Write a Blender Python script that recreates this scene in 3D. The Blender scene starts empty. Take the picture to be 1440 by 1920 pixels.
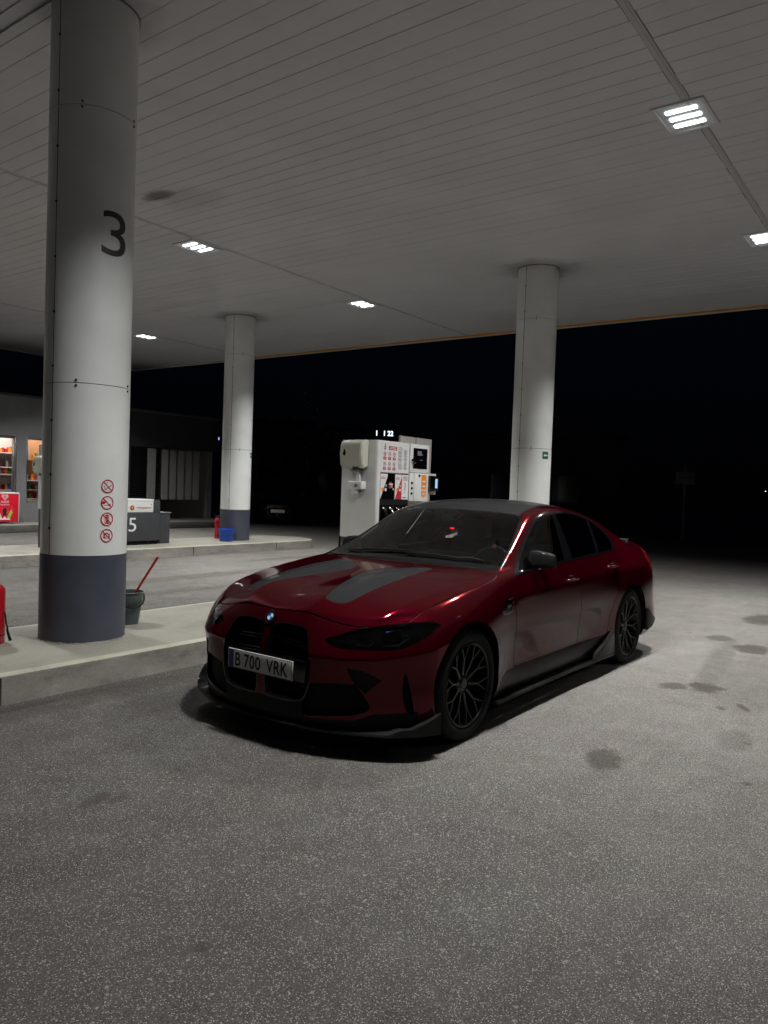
import bpy, bmesh, math, random
import numpy as np
from mathutils import Vector, Matrix
from mathutils.bvhtree import BVHTree
random.seed(7)
PI = math.pi
SC = bpy.context.scene
COL = SC.collection

# ------------------------------------------------------------------ camera
camd = bpy.data.cameras.new('camera'); cam = bpy.data.objects.new('camera', camd); COL.objects.link(cam)
_r = Vector((-0.593141, 0.804321, 0.035394)); _d = Vector((0.004905, 0.047572, -0.998856)); _f = Vector((-0.805084, -0.592288, -0.032162))
_M = Matrix((_r, -_d, -_f)).transposed().to_4x4(); _M.translation = Vector((5.4246, 3.1846, 1.5))
cam.matrix_world = _M
camd.sensor_fit = 'VERTICAL'; camd.sensor_height = 24; camd.lens = 24 * 1440.7 / 1920
camd.clip_end = 1000; camd.clip_start = .05
SC.camera = cam

# ------------------------------------------------------------------ night sky
W = bpy.data.worlds.new('World'); SC.world = W; W.use_nodes = True
_n = W.node_tree.nodes; _l = W.node_tree.links
_bg = _n['Background']; _tc = _n.new('ShaderNodeTexCoord'); _sx = _n.new('ShaderNodeSeparateXYZ'); _cr = _n.new('ShaderNodeValToRGB')
_l.new(_tc.outputs['Generated'], _sx.inputs[0]); _l.new(_sx.outputs['Z'], _cr.inputs[0]); _l.new(_cr.outputs[0], _bg.inputs['Color'])
_cr.color_ramp.elements[0].position = 0.0; _cr.color_ramp.elements[0].color = (.00035, .00038, .0005, 1)
_cr.color_ramp.elements[1].position = .35; _cr.color_ramp.elements[1].color = (.0009, .0014, .0034, 1)
_bg.inputs['Strength'].default_value = 1.0

# ------------------------------------------------------------------ exposure
SC.view_settings.view_transform = 'Standard'; SC.view_settings.look = 'None'
SC.view_settings.exposure = 0.0; SC.view_settings.gamma = 1.0
SC.cycles.use_denoising = True
SC.cycles.max_bounces = 8; SC.cycles.transparent_max_bounces = 12
SC.cycles.sample_clamp_indirect = 4.0
LAMP_W = 185.0        # watts of one canopy lamp

# ------------------------------------------------------------------ materials
MATS = {}
def mat(name, col=(.5, .5, .5), rough=.5, metal=0., coat=0., coat_rough=.03, emis=None, es=0., spec=.5, noise=0., nscale=20., bump=0., bscale=200., trans=0., rnoise=0., sheen=0.):
    m = bpy.data.materials.new(name); m.use_nodes = True
    nt = m.node_tree; N = nt.nodes; L = nt.links; b = N['Principled BSDF']
    b.inputs['Base Color'].default_value = (*col, 1); b.inputs['Roughness'].default_value = rough
    b.inputs['Metallic'].default_value = metal; b.inputs['Coat Weight'].default_value = coat
    b.inputs['Coat Roughness'].default_value = coat_rough; b.inputs['Specular IOR Level'].default_value = spec
    if trans: b.inputs['Transmission Weight'].default_value = trans
    if emis: b.inputs['Emission Color'].default_value = (*emis, 1); b.inputs['Emission Strength'].default_value = es
    if noise or bump or rnoise:
        tc = N.new('ShaderNodeTexCoord')
    if noise or rnoise:
        t = N.new('ShaderNodeTexNoise'); t.inputs['Scale'].default_value = nscale; t.inputs['Detail'].default_value = 6
        L.new(tc.outputs['Object'], t.inputs['Vector'])
    if noise:
        r = N.new('ShaderNodeMapRange'); r.inputs[1].default_value = .3; r.inputs[2].default_value = .7
        r.inputs[3].default_value = 1 - noise; r.inputs[4].default_value = 1 + noise
        mx = N.new('ShaderNodeVectorMath'); mx.operation = 'SCALE'; mx.inputs[0].default_value = col
        L.new(t.outputs['Fac'], r.inputs[0]); L.new(r.outputs[0], mx.inputs['Scale']); L.new(mx.outputs[0], b.inputs['Base Color'])
    if rnoise:
        r2 = N.new('ShaderNodeMapRange'); r2.inputs[1].default_value = .3; r2.inputs[2].default_value = .7
        r2.inputs[3].default_value = max(.02, rough - rnoise); r2.inputs[4].default_value = rough + rnoise
        L.new(t.outputs['Fac'], r2.inputs[0]); L.new(r2.outputs[0], b.inputs['Roughness'])
    if bump:
        t2 = N.new('ShaderNodeTexNoise'); t2.inputs['Scale'].default_value = bscale; t2.inputs['Detail'].default_value = 4
        bp = N.new('ShaderNodeBump'); bp.inputs['Strength'].default_value = bump; bp.inputs['Distance'].default_value = .002
        L.new(tc.outputs['Object'], t2.inputs['Vector']); L.new(t2.outputs['Fac'], bp.inputs['Height']); L.new(bp.outputs[0], b.inputs['Normal'])
    MATS[name] = m
    return m

def glass_mat(name, tint, gl=.0, rough=.0):
    m = bpy.data.materials.new(name); m.use_nodes = True; nt = m.node_tree; N = nt.nodes; L = nt.links
    N.remove(N['Principled BSDF']); o = N['Material Output']
    t = N.new('ShaderNodeBsdfTransparent'); t.inputs[0].default_value = (*tint, 1)
    g = N.new('ShaderNodeBsdfGlossy'); g.inputs['Roughness'].default_value = rough; g.inputs[0].default_value = (1, 1, 1, 1)
    f = N.new('ShaderNodeFresnel'); f.inputs[0].default_value = 1.46
    ad = N.new('ShaderNodeMath'); ad.operation = 'ADD'; ad.inputs[1].default_value = gl; ad.use_clamp = True
    mx = N.new('ShaderNodeMixShader'); L.new(f.outputs[0], ad.inputs[0]); L.new(ad.outputs[0], mx.inputs[0]); L.new(t.outputs[0], mx.inputs[1]); L.new(g.outputs[0], mx.inputs[2])
    L.new(mx.outputs[0], o.inputs['Surface']); MATS[name] = m
    return m

# ------------------------------------------------------------------ helpers
def tag(o, label=None, cat=None, group=None, kind=None):
    if label: o['label'] = label
    if cat: o['category'] = cat
    if group: o['group'] = group
    if kind: o['kind'] = kind
    return o
def empty(name, loc=(0, 0, 0), rz=0.0, label=None, cat=None, group=None):
    o = bpy.data.objects.new(name, None); COL.objects.link(o); o.location = loc; o.rotation_euler = (0, 0, rz); o.empty_display_size = .1
    return tag(o, label, cat, group)
def link(name, me, m=None, parent=None):
    o = bpy.data.objects.new(name, me); COL.objects.link(o)
    if m is not None:
        for mm in (m if isinstance(m, (list, tuple)) else [m]): me.materials.append(mm)
    if parent is not None: o.parent = parent
    return o
class MB:
    def __init__(s): s.v = []; s.f = []; s.mi = []; s.cur = 0
    def add(s, vs, fs):
        n = len(s.v); s.v += [tuple(v) for v in vs]; s.f += [tuple(i + n for i in f) for f in fs]; s.mi += [s.cur] * len(fs); return s
    def box(s, x0, x1, y0, y1, z0, z1):
        if x0 > x1: x0, x1 = x1, x0
        if y0 > y1: y0, y1 = y1, y0
        if z0 > z1: z0, z1 = z1, z0
        return s.add([(x0, y0, z0), (x1, y0, z0), (x1, y1, z0), (x0, y1, z0), (x0, y0, z1), (x1, y0, z1), (x1, y1, z1), (x0, y1, z1)],
              [(0, 3, 2, 1), (4, 5, 6, 7), (0, 1, 5, 4), (1, 2, 6, 5), (2, 3, 7, 6), (3, 0, 4, 7)])
    def prism(s, pts, z0, z1, axis='z', cap=True):
        """polygon pts (a,b) extruded along an axis; z: (x,y); y: (x,z); x: (y,z)"""
        n = len(pts)
        def P(a, b, c): return (a, b, c) if axis == 'z' else ((a, c, b) if axis == 'y' else (c, a, b))
        vs = [P(a, b, z0) for a, b in pts] + [P(a, b, z1) for a, b in pts]
        ar = sum(pts[i][0] * pts[(i + 1) % n][1] - pts[(i + 1) % n][0] * pts[i][1] for i in range(n))
        flip = (ar < 0) ^ (axis == 'y') ^ (z1 < z0)
        fs = [(i, (i + 1) % n, n + (i + 1) % n, n + i) for i in range(n)]
        if cap: fs += [tuple(range(n))[::-1], tuple(range(n, 2 * n))]
        if flip: fs = [f[::-1] for f in fs]
        return s.add(vs, fs)
    def tube(s, path, r, n=10, cap=True, r2=None):
        path = [Vector(p) for p in path]; m = len(path); rings = []
        up = Vector((0, 0, 1)); vs = []
        t0 = (path[1] - path[0]).normalized(); a = t0.cross(up)
        if a.length < .01: a = t0.cross(Vector((1, 0, 0)))
        a.normalize()
        for i, p in enumerate(path):
            t = (path[min(i + 1, m - 1)] - path[max(i - 1, 0)]).normalized()
            a = (a - t * a.dot(t)).normalized(); b = t.cross(a)
            rr = r if r2 is None else r + (r2 - r) * i / (m - 1)
            if isinstance(r, (list, tuple)): rr = r[i]
            for k in range(n):
                an = 2 * PI * k / n; vs.append(p + a * math.cos(an) * rr + b * math.sin(an) * rr)
        fs = [(i * n + k, i * n + (k + 1) % n, (i + 1) * n + (k + 1) % n, (i + 1) * n + k) for i in range(m - 1) for k in range(n)]
        if cap: fs += [tuple(range(n))[::-1], tuple((m - 1) * n + k for k in range(n))]
        return s.add(vs, fs)
    def lathe(s, prof, n=48, c=(0, 0, 0), axis='z', a0=0., a1=2 * PI):
        """prof: list of (r, h)"""
        full = abs(a1 - a0 - 2 * PI) < 1e-6; k = n if full else n + 1; vs = []
        for r, h in prof:
            for i in range(k):
                a = a0 + (a1 - a0) * i / n; x, y = r * math.cos(a), r * math.sin(a)
                vs.append((c[0] + x, c[1] + y, c[2] + h) if axis == 'z' else ((c[0] + x, c[1] + h, c[2] + y) if axis == 'y' else (c[0] + h, c[1] + x, c[2] + y)))
        fs = []
        for j in range(len(prof) - 1):
            for i in range(n):
                i2 = (i + 1) % k; f = (j * k + i, j * k + i2, (j + 1) * k + i2, (j + 1) * k + i)
                fs.append(f if axis != 'y' else f[::-1])
        return s.add(vs, fs)
    def quad(s, a, b, c, d): return s.add([a, b, c, d], [(0, 1, 2, 3)])
    def build(s, name, m, parent=None, smooth=False, bevel=0., seg=2, angle=40, weld=False):
        me = bpy.data.meshes.new(name); me.from_pydata(s.v, [], s.f)
        if any(s.mi): me.polygons.foreach_set('material_index', s.mi)
        me.update()
        if bevel or weld or smooth:
            bm = bmesh.new(); bm.from_mesh(me)
            if weld: bmesh.ops.remove_doubles(bm, verts=bm.verts, dist=1e-5)
            if bevel:
                es = [e for e in bm.edges if len(e.link_faces) == 2 and e.calc_face_angle(0) > math.radians(28)]
                bmesh.ops.bevel(bm, geom=es, offset=bevel, segments=seg, affect='EDGES', profile=.5, clamp_overlap=True)
            bm.to_mesh(me); bm.free()
        if smooth or bevel:
            for p in me.polygons: p.use_smooth = True
            sharp(me, angle)
        return link(name, me, m, parent)
def sharp(me, angle=40):
    bm = bmesh.new(); bm.from_mesh(me); ca = math.radians(angle)
    for e in bm.edges:
        if len(e.link_faces) == 2 and e.calc_face_angle(0) > ca: e.smooth = False
    bm.to_mesh(me); bm.free()
def copy_tree(o, parent=None):
    c = o.copy(); COL.objects.link(c)
    if parent is not None: c.parent = parent
    for ch in list(o.children): copy_tree(ch, c)
    return c

def text_mesh(txt, w=None, h=None, spacing=1.0, bold=0.0):
    """flat lettering in the xy plane, centred, scaled to w x h"""
    cu = bpy.data.curves.new('txt', 'FONT'); cu.body = txt; cu.size = 1; cu.space_character = spacing; cu.offset = bold; cu.resolution_u = 5
    ob = bpy.data.objects.new('txt', cu); COL.objects.link(ob)
    dg = bpy.context.evaluated_depsgraph_get(); me = bpy.data.meshes.new_from_object(ob.evaluated_get(dg))
    bpy.data.objects.remove(ob); bpy.data.curves.remove(cu)
    co = np.array([v.co[:] for v in me.vertices]); lo = co.min(0); hi = co.max(0)
    sx = (w / (hi[0] - lo[0])) if w else None; sy = (h / (hi[1] - lo[1])) if h else None
    sx = sx or sy; sy = sy or sx
    vs = [((x - (lo[0] + hi[0]) / 2) * sx, (y - (lo[1] + hi[1]) / 2) * sy) for x, y, z in co]
    fs = [tuple(p.vertices) for p in me.polygons]; bpy.data.meshes.remove(me)
    return vs, fs
def place(mb, geo, o, u, v, n, lift=.0):
    """put flat geometry (vs, fs) at o with axes u, v and lift along n"""
    o, u, v, n = map(Vector, (o, u, v, n)); vs, fs = geo
    mb.add([o + u * a + v * b + n * lift for a, b in vs], fs)
def g_rect(x0, x1, y0, y1): return [(x0, y0), (x1, y0), (x1, y1), (x0, y1)], [(0, 1, 2, 3)]
def g_disc(cx, cy, r, n=28): return [(cx + r * math.cos(2 * PI * i / n), cy + r * math.sin(2 * PI * i / n)) for i in range(n)], [tuple(range(n))]
def g_ring(cx, cy, r0, r1, n=32, a0=0, a1=2 * PI):
    vs = []; full = abs(a1 - a0 - 2 * PI) < 1e-6
    for i in range(n + 1): a = a0 + (a1 - a0) * i / n; vs += [(cx + r0 * math.cos(a), cy + r0 * math.sin(a)), (cx + r1 * math.cos(a), cy + r1 * math.sin(a))]
    return vs, [(2 * i, 2 * i + 1, 2 * i + 3, 2 * i + 2) for i in range(n)]
def g_bar(x0, y0, x1, y1, w):
    d = Vector((x1 - x0, y1 - y0)); d.normalize(); p = Vector((-d.y, d.x)) * w / 2
    return [(x0 - p.x, y0 - p.y), (x1 - p.x, y1 - p.y), (x1 + p.x, y1 + p.y), (x0 + p.x, y0 + p.y)], [(0, 1, 2, 3)]
def g_poly(pts): return list(pts), [tuple(range(len(pts)))]
def g_join(*gs):
    V = []; F = []
    for vs, fs in gs:
        n = len(V); V += list(vs); F += [tuple(i + n for i in f) for f in fs]
    return V, F
def g_move(g, dx, dy, s=1.): return [(x * s + dx, y * s + dy) for x, y in g[0]], g[1]
def decal(name, geo, m, parent, o, u, v, n, lift=.0015, thick=0.001):
    """thin raised sticker or lettering with a real (1 mm) thickness"""
    b = MB(); o, u, v, n = map(Vector, (o, u, v, n)); vs, fs = geo
    P = [o + u * a + v * c + n * lift for a, c in vs]
    b.add(P, fs)
    return b.build(name, m, parent)
# ------------------------------------------------------------------ shared materials
M_white = mat('white_painted_steel', (.68, .69, .68), .32, noise=.05, nscale=3, rnoise=.06)
M_offwhite = mat('cream_plastic', (.55, .55, .46), .35, noise=.04, nscale=5)
M_column = mat('column_cladding', (.72, .74, .73), .38, noise=.06, nscale=2.2, rnoise=.08)
M_slate = mat('slate_blue_paint', (.055, .062, .085), .45, noise=.12, nscale=4, rnoise=.08)
M_black = mat('black_plastic', (.005, .005, .0055), .55, noise=.2, nscale=30, spec=.2)
M_gloss = mat('gloss_black', (.003, .003, .0035), .12, coat=.3)
M_rubber = mat('tyre_rubber', (.008, .008, .0085), .75, noise=.25, nscale=18, bump=.3, bscale=120, spec=.2)
M_steel = mat('brushed_steel', (.42, .42, .42), .34, metal=1., noise=.1, nscale=40)
M_dsteel = mat('dark_metal', (.05, .05, .052), .38, metal=.9)
M_red = mat('red_gloss_paint', (.46, .012, .02), .22, coat=.5, noise=.1, nscale=12)
M_redflat = mat('red_print', (.42, .018, .03), .5)
M_grey = mat('grey_cladding', (.16, .165, .17), .5, noise=.1, nscale=3)
M_dgrey = mat('dark_grey_cabinet', (.045, .048, .053), .45, noise=.12, nscale=5)
M_orange = mat('orange_print', (.80, .24, .015), .5)
M_sticker = mat('white_sticker', (.70, .70, .70), .5)
M_ink = mat('grey_ink', (.22, .22, .22), .6)
M_dink = mat('charcoal_ink', (.035, .04, .042), .5)
M_blueb = mat('blue_bucket_plastic', (.006, .07, .46), .38, noise=.08, nscale=14)
M_bucket = mat('grey_green_bucket_plastic', (.06, .085, .085), .45, noise=.12, nscale=12)
M_led = mat('led_strip_light', (.9, .9, .9), .5, emis=(.93, .98, 1.0), es=7.)
M_digit = mat('lit_digits', (.1, .1, .1), .5, emis=(.72, .86, 1.0), es=2.2)
# ================================================================== GROUND
def asphalt():
    m = bpy.data.materials.new('asphalt'); m.use_nodes = True; nt = m.node_tree; N = nt.nodes; L = nt.links; b = N['Principled BSDF']
    tc = N.new('ShaderNodeTexCoord'); OB = tc.outputs['Object']
    def noise(sc, det=4, rough=.5, dist=0, vec=None):
        t = N.new('ShaderNodeTexNoise'); t.inputs['Scale'].default_value = sc; t.inputs['Detail'].default_value = det
        t.inputs['Roughness'].default_value = rough; t.inputs['Distortion'].default_value = dist; L.new(vec or OB, t.inputs['Vector']); return t.outputs['Fac']
    def rng(x, a, b_, c, d):
        r = N.new('ShaderNodeMapRange'); r.inputs[1].default_value = a; r.inputs[2].default_value = b_; r.inputs[3].default_value = c; r.inputs[4].default_value = d
        L.new(x, r.inputs[0]); return r.outputs[0]
    def math_(op, a, b_):
        n = N.new('ShaderNodeMath'); n.operation = op
        for i, q in enumerate((a, b_)):
            if isinstance(q, (int, float)): n.inputs[i].default_value = q
            else: L.new(q, n.inputs[i])
        return n.outputs[0]
    def mix(f, a, c, bt='MIX'):
        n = N.new('ShaderNodeMix'); n.data_type = 'RGBA'; n.blend_type = bt
        if isinstance(f, (int, float)): n.inputs[0].default_value = f
        else: L.new(f, n.inputs[0])
        for i, q in ((6, a), (7, c)):
            if isinstance(q, tuple): n.inputs[i].default_value = (*q, 1)
            else: L.new(q, n.inputs[i])
        return n.outputs[2]
    def vor(sc, feat='F1'):
        t = N.new('ShaderNodeTexVoronoi'); t.inputs['Scale'].default_value = sc; t.feature = feat; L.new(OB, t.inputs['Vector']); return t
    # worn surface: broad tone, fine binder grain, pale stone chips
    base = mix(rng(noise(.35, 4, .5, .3), .3, .7, 0, 1), (.074, .070, .067), (.135, .128, .121))
    base = mix(rng(noise(1.15, 4, .6, .5), .38, .62, 0, 1), mix(.5, base, (.128, .112, .108)), mix(.5, base, (.104, .110, .094)))
    mp = N.new('ShaderNodeMapping'); mp.inputs['Scale'].default_value = (.55, 2.6, 1); mp.inputs['Rotation'].default_value = (0, 0, .5); L.new(OB, mp.inputs[0])
    base = mix(rng(noise(1.4, 7, .7, .4, mp.outputs[0]), .50, .74, 0, .6), base, (.065, .058, .052))
    base = mix(rng(noise(1.9, 7, .7, .8), .45, .72, 0, .55), base, (.080, .068, .062))
    base = mix(rng(noise(7.5, 6, .7, .3), .50, .78, 0, .30), base, (.21, .20, .185))
    gr = math_('ADD', math_('MULTIPLY', noise(230, 2, .8), .55), math_('MULTIPLY', noise(120, 2, .8), .45))
    grain = rng(gr, .41, .60, .32, 1.62)
    g = N.new('ShaderNodeVectorMath'); g.operation = 'SCALE'; L.new(base, g.inputs[0])
    sp = N.new('ShaderNodeSeparateXYZ'); L.new(OB, sp.inputs[0])
    # broad tone: paler beside and behind the car, darker towards the near end
    zone = math_('ADD', math_('SUBTRACT', sp.outputs['X'], math_('MULTIPLY', sp.outputs['Y'], .45)), math_('MULTIPLY', noise(.45, 5, .6), 3.0))
    fade = rng(zone, .6, 3.6, 1.42, .66)
    L.new(math_('MULTIPLY', grain, fade), g.inputs['Scale']); col = g.outputs[0]
    def chips(sc, cut, amt, lo, hi, ch=0):
        v = vor(sc); se = N.new('ShaderNodeSeparateColor'); L.new(v.outputs['Color'], se.inputs[0])
        k = math_('MULTIPLY', rng(v.outputs['Distance'], .30, .42, 1, 0), math_('GREATER_THAN', se.outputs[ch], cut))
        t_ = rng(se.outputs[(ch + 1) % 3], 0, 1, lo, hi); c = N.new('ShaderNodeCombineColor'); L.new(t_, c.inputs[0]); L.new(math_('MULTIPLY', t_, .965), c.inputs[1]); L.new(math_('MULTIPLY', t_, .90), c.inputs[2])
        return v, se, math_('MULTIPLY', k, amt), c.outputs[0]
    worn = rng(noise(.8, 4, .6), .38, .62, .35, 1.0)
    v1, s1, k1, c1_ = chips(80, .90, worn, .12, .34)
    col = mix(k1, col, c1_)
    v3, s3, k3, c3_ = chips(170, .85, 1.,   .18, .46, 1); col = mix(math_('MULTIPLY', math_('MULTIPLY', k3, .85), rng(noise(6, 3, .6), .42, .6, .25, 1)), col, c3_)
    v4, s4, k4, c4_ = chips(52, .985, .5, .2, .36, 2); col = mix(k4, col, c4_)
    v2 = vor(190); sel2 = N.new('ShaderNodeSeparateColor'); L.new(v2.outputs['Color'], sel2.inputs[0])
    pick2 = math_('MULTIPLY', math_('LESS_THAN', v2.outputs['Distance'], .35), math_('GREATER_THAN', sel2.outputs[2], .88))
    col = mix(math_('MULTIPLY', pick2, .8), col, (.42, .40, .37))
    pit = math_('MULTIPLY', math_('LESS_THAN', v2.outputs['Distance'], .45), math_('LESS_THAN', sel2.outputs[2], .26))
    col = mix(math_('MULTIPLY', pit, .62), col, (.02, .018, .018))
    # spilt fuel and oil: each patch has its own ragged outline
    nz = noise(5.5, 5, .65); nz2 = noise(26, 3, .6)
    sx = N.new('ShaderNodeSeparateXYZ'); L.new(OB, sx.inputs[0])
    total = None
    ST = [(1.18, 1.68, .21, .10, .3, .88), (-.85, 1.48, .13, .10, .0, .85), (-1.02, 1.70, .17, .13, .2, .97), (.28, 2.17, .20, .08, .1, .35),
          (-3.02, 1.64, .26, .17, .2, .95), (-3.4, 1.25, .2, .12, .0, .75), (-5.2, 1.35, .5, .22, .1, .85), (-.58, 2.05, .12, .035, .5, .9), (-.45, 1.93, .06, .03, .3, .8), (2.53, .69, .12, .03, .7, .4),
          (3.35, .05, .10, .05, .4, .8), (3.28, .12, .06, .03, .2, .6), (2.25, -.95, .22, .12, .2, .3), (2.89, 1.32, .10, .03, .8, .3),
          (-2.0, 1.55, 1.1, .09, .12, .42), (-1.6, 1.9, .9, .25, .1, .25), (-2.9, .6, .7, .3, .3, .25), 
          (-6.5, -7.6, 1.6, .15, .05, .45), (-2.5, -6.3, 1.9, .2, .03, .5), (-.8, -5.2, 1.5, .14, -.05, .45), (.4, -7.3, 1.2, .12, .04, .5), (-4, -4.6, 1.0, .2, .1, .4), (1.2, -6, .5, .4, .1, .35), (4.5, -.9, 1.6, .18, .05, .35), (2.6, -1.45, 1.2, .12, .0, .5)]
    for (x, y, rx, ry, ro, st) in ST:
        if -2.4 < x < 2.2 and -.9 < y < .9: continue
        ca, sa = math.cos(ro), math.sin(ro)
        dx = math_('SUBTRACT', sx.outputs['X'], x); dy = math_('SUBTRACT', sx.outputs['Y'], y)
        u = math_('DIVIDE', math_('ADD', math_('MULTIPLY', dx, ca), math_('MULTIPLY', dy, sa)), rx)
        v = math_('DIVIDE', math_('SUBTRACT', math_('MULTIPLY', dy, ca), math_('MULTIPLY', dx, sa)), ry)
        d = math_('ADD', math_('MULTIPLY', u, u), math_('MULTIPLY', v, v))
        d = math_('ADD', d, math_('MULTIPLY', math_('SUBTRACT', nz, .5), 2.6)); d = math_('ADD', d, math_('MULTIPLY', math_('SUBTRACT', nz2, .5), 1.3))
        k = rng(d, .62, 1.30 if st > .5 else 2.2, st, 0)
        total = k if total is None else math_('MAXIMUM', total, k)
    vs_ = vor(2.6); ss = N.new('ShaderNodeSeparateColor'); L.new(vs_.outputs['Color'], ss.inputs[0])
    spot = rng(math_('ADD', vs_.outputs['Distance'], math_('MULTIPLY', math_('SUBTRACT', nz2, .5), .13)), .07, .10, .8, 0)
    total = math_('MAXIMUM', total, math_('MULTIPLY', spot, math_('GREATER_THAN', ss.outputs[0], .62)))
    tot = N.new('ShaderNodeClamp'); L.new(math_('MULTIPLY', total, .86), tot.inputs[0])
    col = mix(tot.outputs[0], col, mix(rng(noise(60, 2), .4, .6, 0, 1), (.016, .013, .010), (.045, .037, .029)))
    L.new(col, b.inputs['Base Color'])
    ro = rng(noise(3.2, 4, .6), .3, .7, .62, .86); ro = math_('SUBTRACT', ro, math_('MULTIPLY', tot.outputs[0], .05)); ro = math_('SUBTRACT', ro, math_('MULTIPLY', pick2, .25))
    L.new(ro, b.inputs['Roughness']); b.inputs['Specular IOR Level'].default_value = .28
    hgt = math_('ADD', math_('MULTIPLY', v1.outputs['Distance'], -.6), math_('MULTIPLY', noise(190, 4, .7), 1.0))
    bp = N.new('ShaderNodeBump'); bp.inputs['Strength'].default_value = .55; bp.inputs['Distance'].default_value = .004; L.new(hgt, bp.inputs['Height'])
    L.new(bp.outputs[0], b.inputs['Normal'])
    return m
g = MB(); g.add([(-400, -400, 0), (400, -400, 0), (400, 400, 0), (-400, 400, 0)], [(0, 1, 2, 3)])
tag(g.build('ground', asphalt()), kind='structure')

def concrete(name, top, side, streak=False):
    m = mat(name, top, .82, noise=.0); nt = m.node_tree; N = nt.nodes; L = nt.links; b = N['Principled BSDF']
    tc = N.new('ShaderNodeTexCoord'); ge = N.new('ShaderNodeNewGeometry'); sx = N.new('ShaderNodeSeparateXYZ'); L.new(ge.outputs['Normal'], sx.inputs[0])
    def noise(sc, det, ro, scale=None):
        t = N.new('ShaderNodeTexNoise'); t.inputs['Scale'].default_value = sc; t.inputs['Detail'].default_value = det; t.inputs['Roughness'].default_value = ro
        if scale:
            mp = N.new('ShaderNodeMapping'); mp.inputs['Scale'].default_value = scale; L.new(tc.outputs['Object'], mp.inputs[0]); L.new(mp.outputs[0], t.inputs['Vector'])
        else: L.new(tc.outputs['Object'], t.inputs['Vector'])
        return t.outputs['Fac']
    def ramp(x, stops):
        r = N.new('ShaderNodeValToRGB'); L.new(x, r.inputs[0]); e = r.color_ramp.elements
        while len(e) < len(stops): e.new(.5)
        for q, (p_, c) in zip(e, stops): q.position = p_; q.color = (*c, 1)
        return r.outputs[0]
    def s(c, k): return tuple(q * k for q in c)
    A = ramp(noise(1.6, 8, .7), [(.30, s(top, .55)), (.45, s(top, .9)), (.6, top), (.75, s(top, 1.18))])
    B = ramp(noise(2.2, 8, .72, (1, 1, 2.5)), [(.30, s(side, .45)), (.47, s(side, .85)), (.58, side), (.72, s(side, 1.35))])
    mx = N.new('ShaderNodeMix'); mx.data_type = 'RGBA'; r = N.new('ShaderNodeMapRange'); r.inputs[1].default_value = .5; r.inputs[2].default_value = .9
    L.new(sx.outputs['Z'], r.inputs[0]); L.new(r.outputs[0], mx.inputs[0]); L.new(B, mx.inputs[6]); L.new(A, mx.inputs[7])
    fine = N.new('ShaderNodeMapRange'); fine.inputs[1].default_value = .3; fine.inputs[2].default_value = .7; fine.inputs[3].default_value = .72; fine.inputs[4].default_value = 1.25
    L.new(noise(150, 4, .7), fine.inputs[0]); sc = N.new('ShaderNodeVectorMath'); sc.operation = 'SCALE'; L.new(mx.outputs[2], sc.inputs[0]); L.new(fine.outputs[0], sc.inputs['Scale'])
    L.new(sc.outputs[0], b.inputs['Base Color'])
    bp = N.new('ShaderNodeBump'); bp.inputs['Strength'].default_value = .5; bp.inputs['Distance'].default_value = .004; L.new(noise(70, 6, .7), bp.inputs['Height']); L.new(bp.outputs[0], b.inputs['Normal'])
    return m
M_conc = concrete('island_concrete', (.275, .265, .225), (.20, .185, .165))
M_nose = concrete('kerb_nosing', (.40, .385, .31), (.32, .30, .25))
M_kerbstone = concrete('pavement_concrete', (.20, .19, .165), (.10, .095, .085))

def island(name, x0, x1, y0, y1, label, cat='traffic island', group='concrete pump islands'):
    pts = []; n = 14; cy = (y0 + y1) / 2; hw = (y1 - y0) / 2
    pts += [(x1 - hw * .8 + hw * .8 * math.cos(a), cy + hw * math.sin(a)) for a in np.linspace(-PI / 2, PI / 2, n)]
    pts += [(x0 + hw * .8 - hw * .8 * math.cos(a), cy + hw * math.sin(a)) for a in np.linspace(PI / 2, -PI / 2, n)]
    # slab built from rings: foot, wall, rounded worn nosing, top
    rs = random.Random(5); dense = []
    for i in range(len(pts)):
        a = Vector(pts[i]); c = Vector(pts[(i + 1) % len(pts)]); k = max(1, int((c - a).length / .12))
        for j in range(k): dense.append(a.lerp(c, j / k))
    N_ = len(dense); mb = MB(); vs = []; cen = Vector(((x0 + x1) / 2, cy))
    def inset(i, d):
        p = dense[i]; a = dense[i - 1]; c = dense[(i + 1) % N_]; t = (c - a).normalized(); nn = Vector((t.y, -t.x)); return p - nn * d
    for z, d, j in ((-.02, -.012, .0), (.012, .0, .004), (.165, .012, .0015), (.182, .017, .0015), (.19, .032, .001), (.1915, .09, 0)):
        for i in range(N_):
            q = inset(i, d + (rs.random() - .5) * 2 * j); vs.append((q.x, q.y, z + (rs.random() - .5) * j))
    fs = [(r * N_ + i, r * N_ + (i + 1) % N_, (r + 1) * N_ + (i + 1) % N_, (r + 1) * N_ + i) for r in range(5) for i in range(N_)] + [tuple(5 * N_ + i for i in range(N_))]
    mb.add(vs, fs); mb.mi = [1 if N_ * 3 <= i < N_ * 5 else 0 for i in range(len(fs))]
    o = mb.build(name, [M_conc, M_nose], None, smooth=True, angle=35)
    x = x0 + 1.7; JM = MATS['joint_dark'] if 'joint_dark' in MATS else mat('joint_dark', (.03, .027, .024), .9)
    while x < x1 - 1.2:
        for (yy, s_) in ((y0, -1), (y1, 1)): jm = MB(); jm.box(x, x + .006, yy - s_ * .022, yy + s_ * .0025, .0, .1795); jm.build('kerb_joint', JM, o)
        x += 2.35
    return tag(o, label, cat, group)
island('pump_island', -8.2, 7.5, -3.26, -1.69, 'pale concrete island beside the red car, carrying the large column with the number 3')
island('pump_island', -8.7, 6.5, -10.72, -8.90, 'pale concrete island further back, carrying the blue bucket and the number 5 cabinet')
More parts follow.
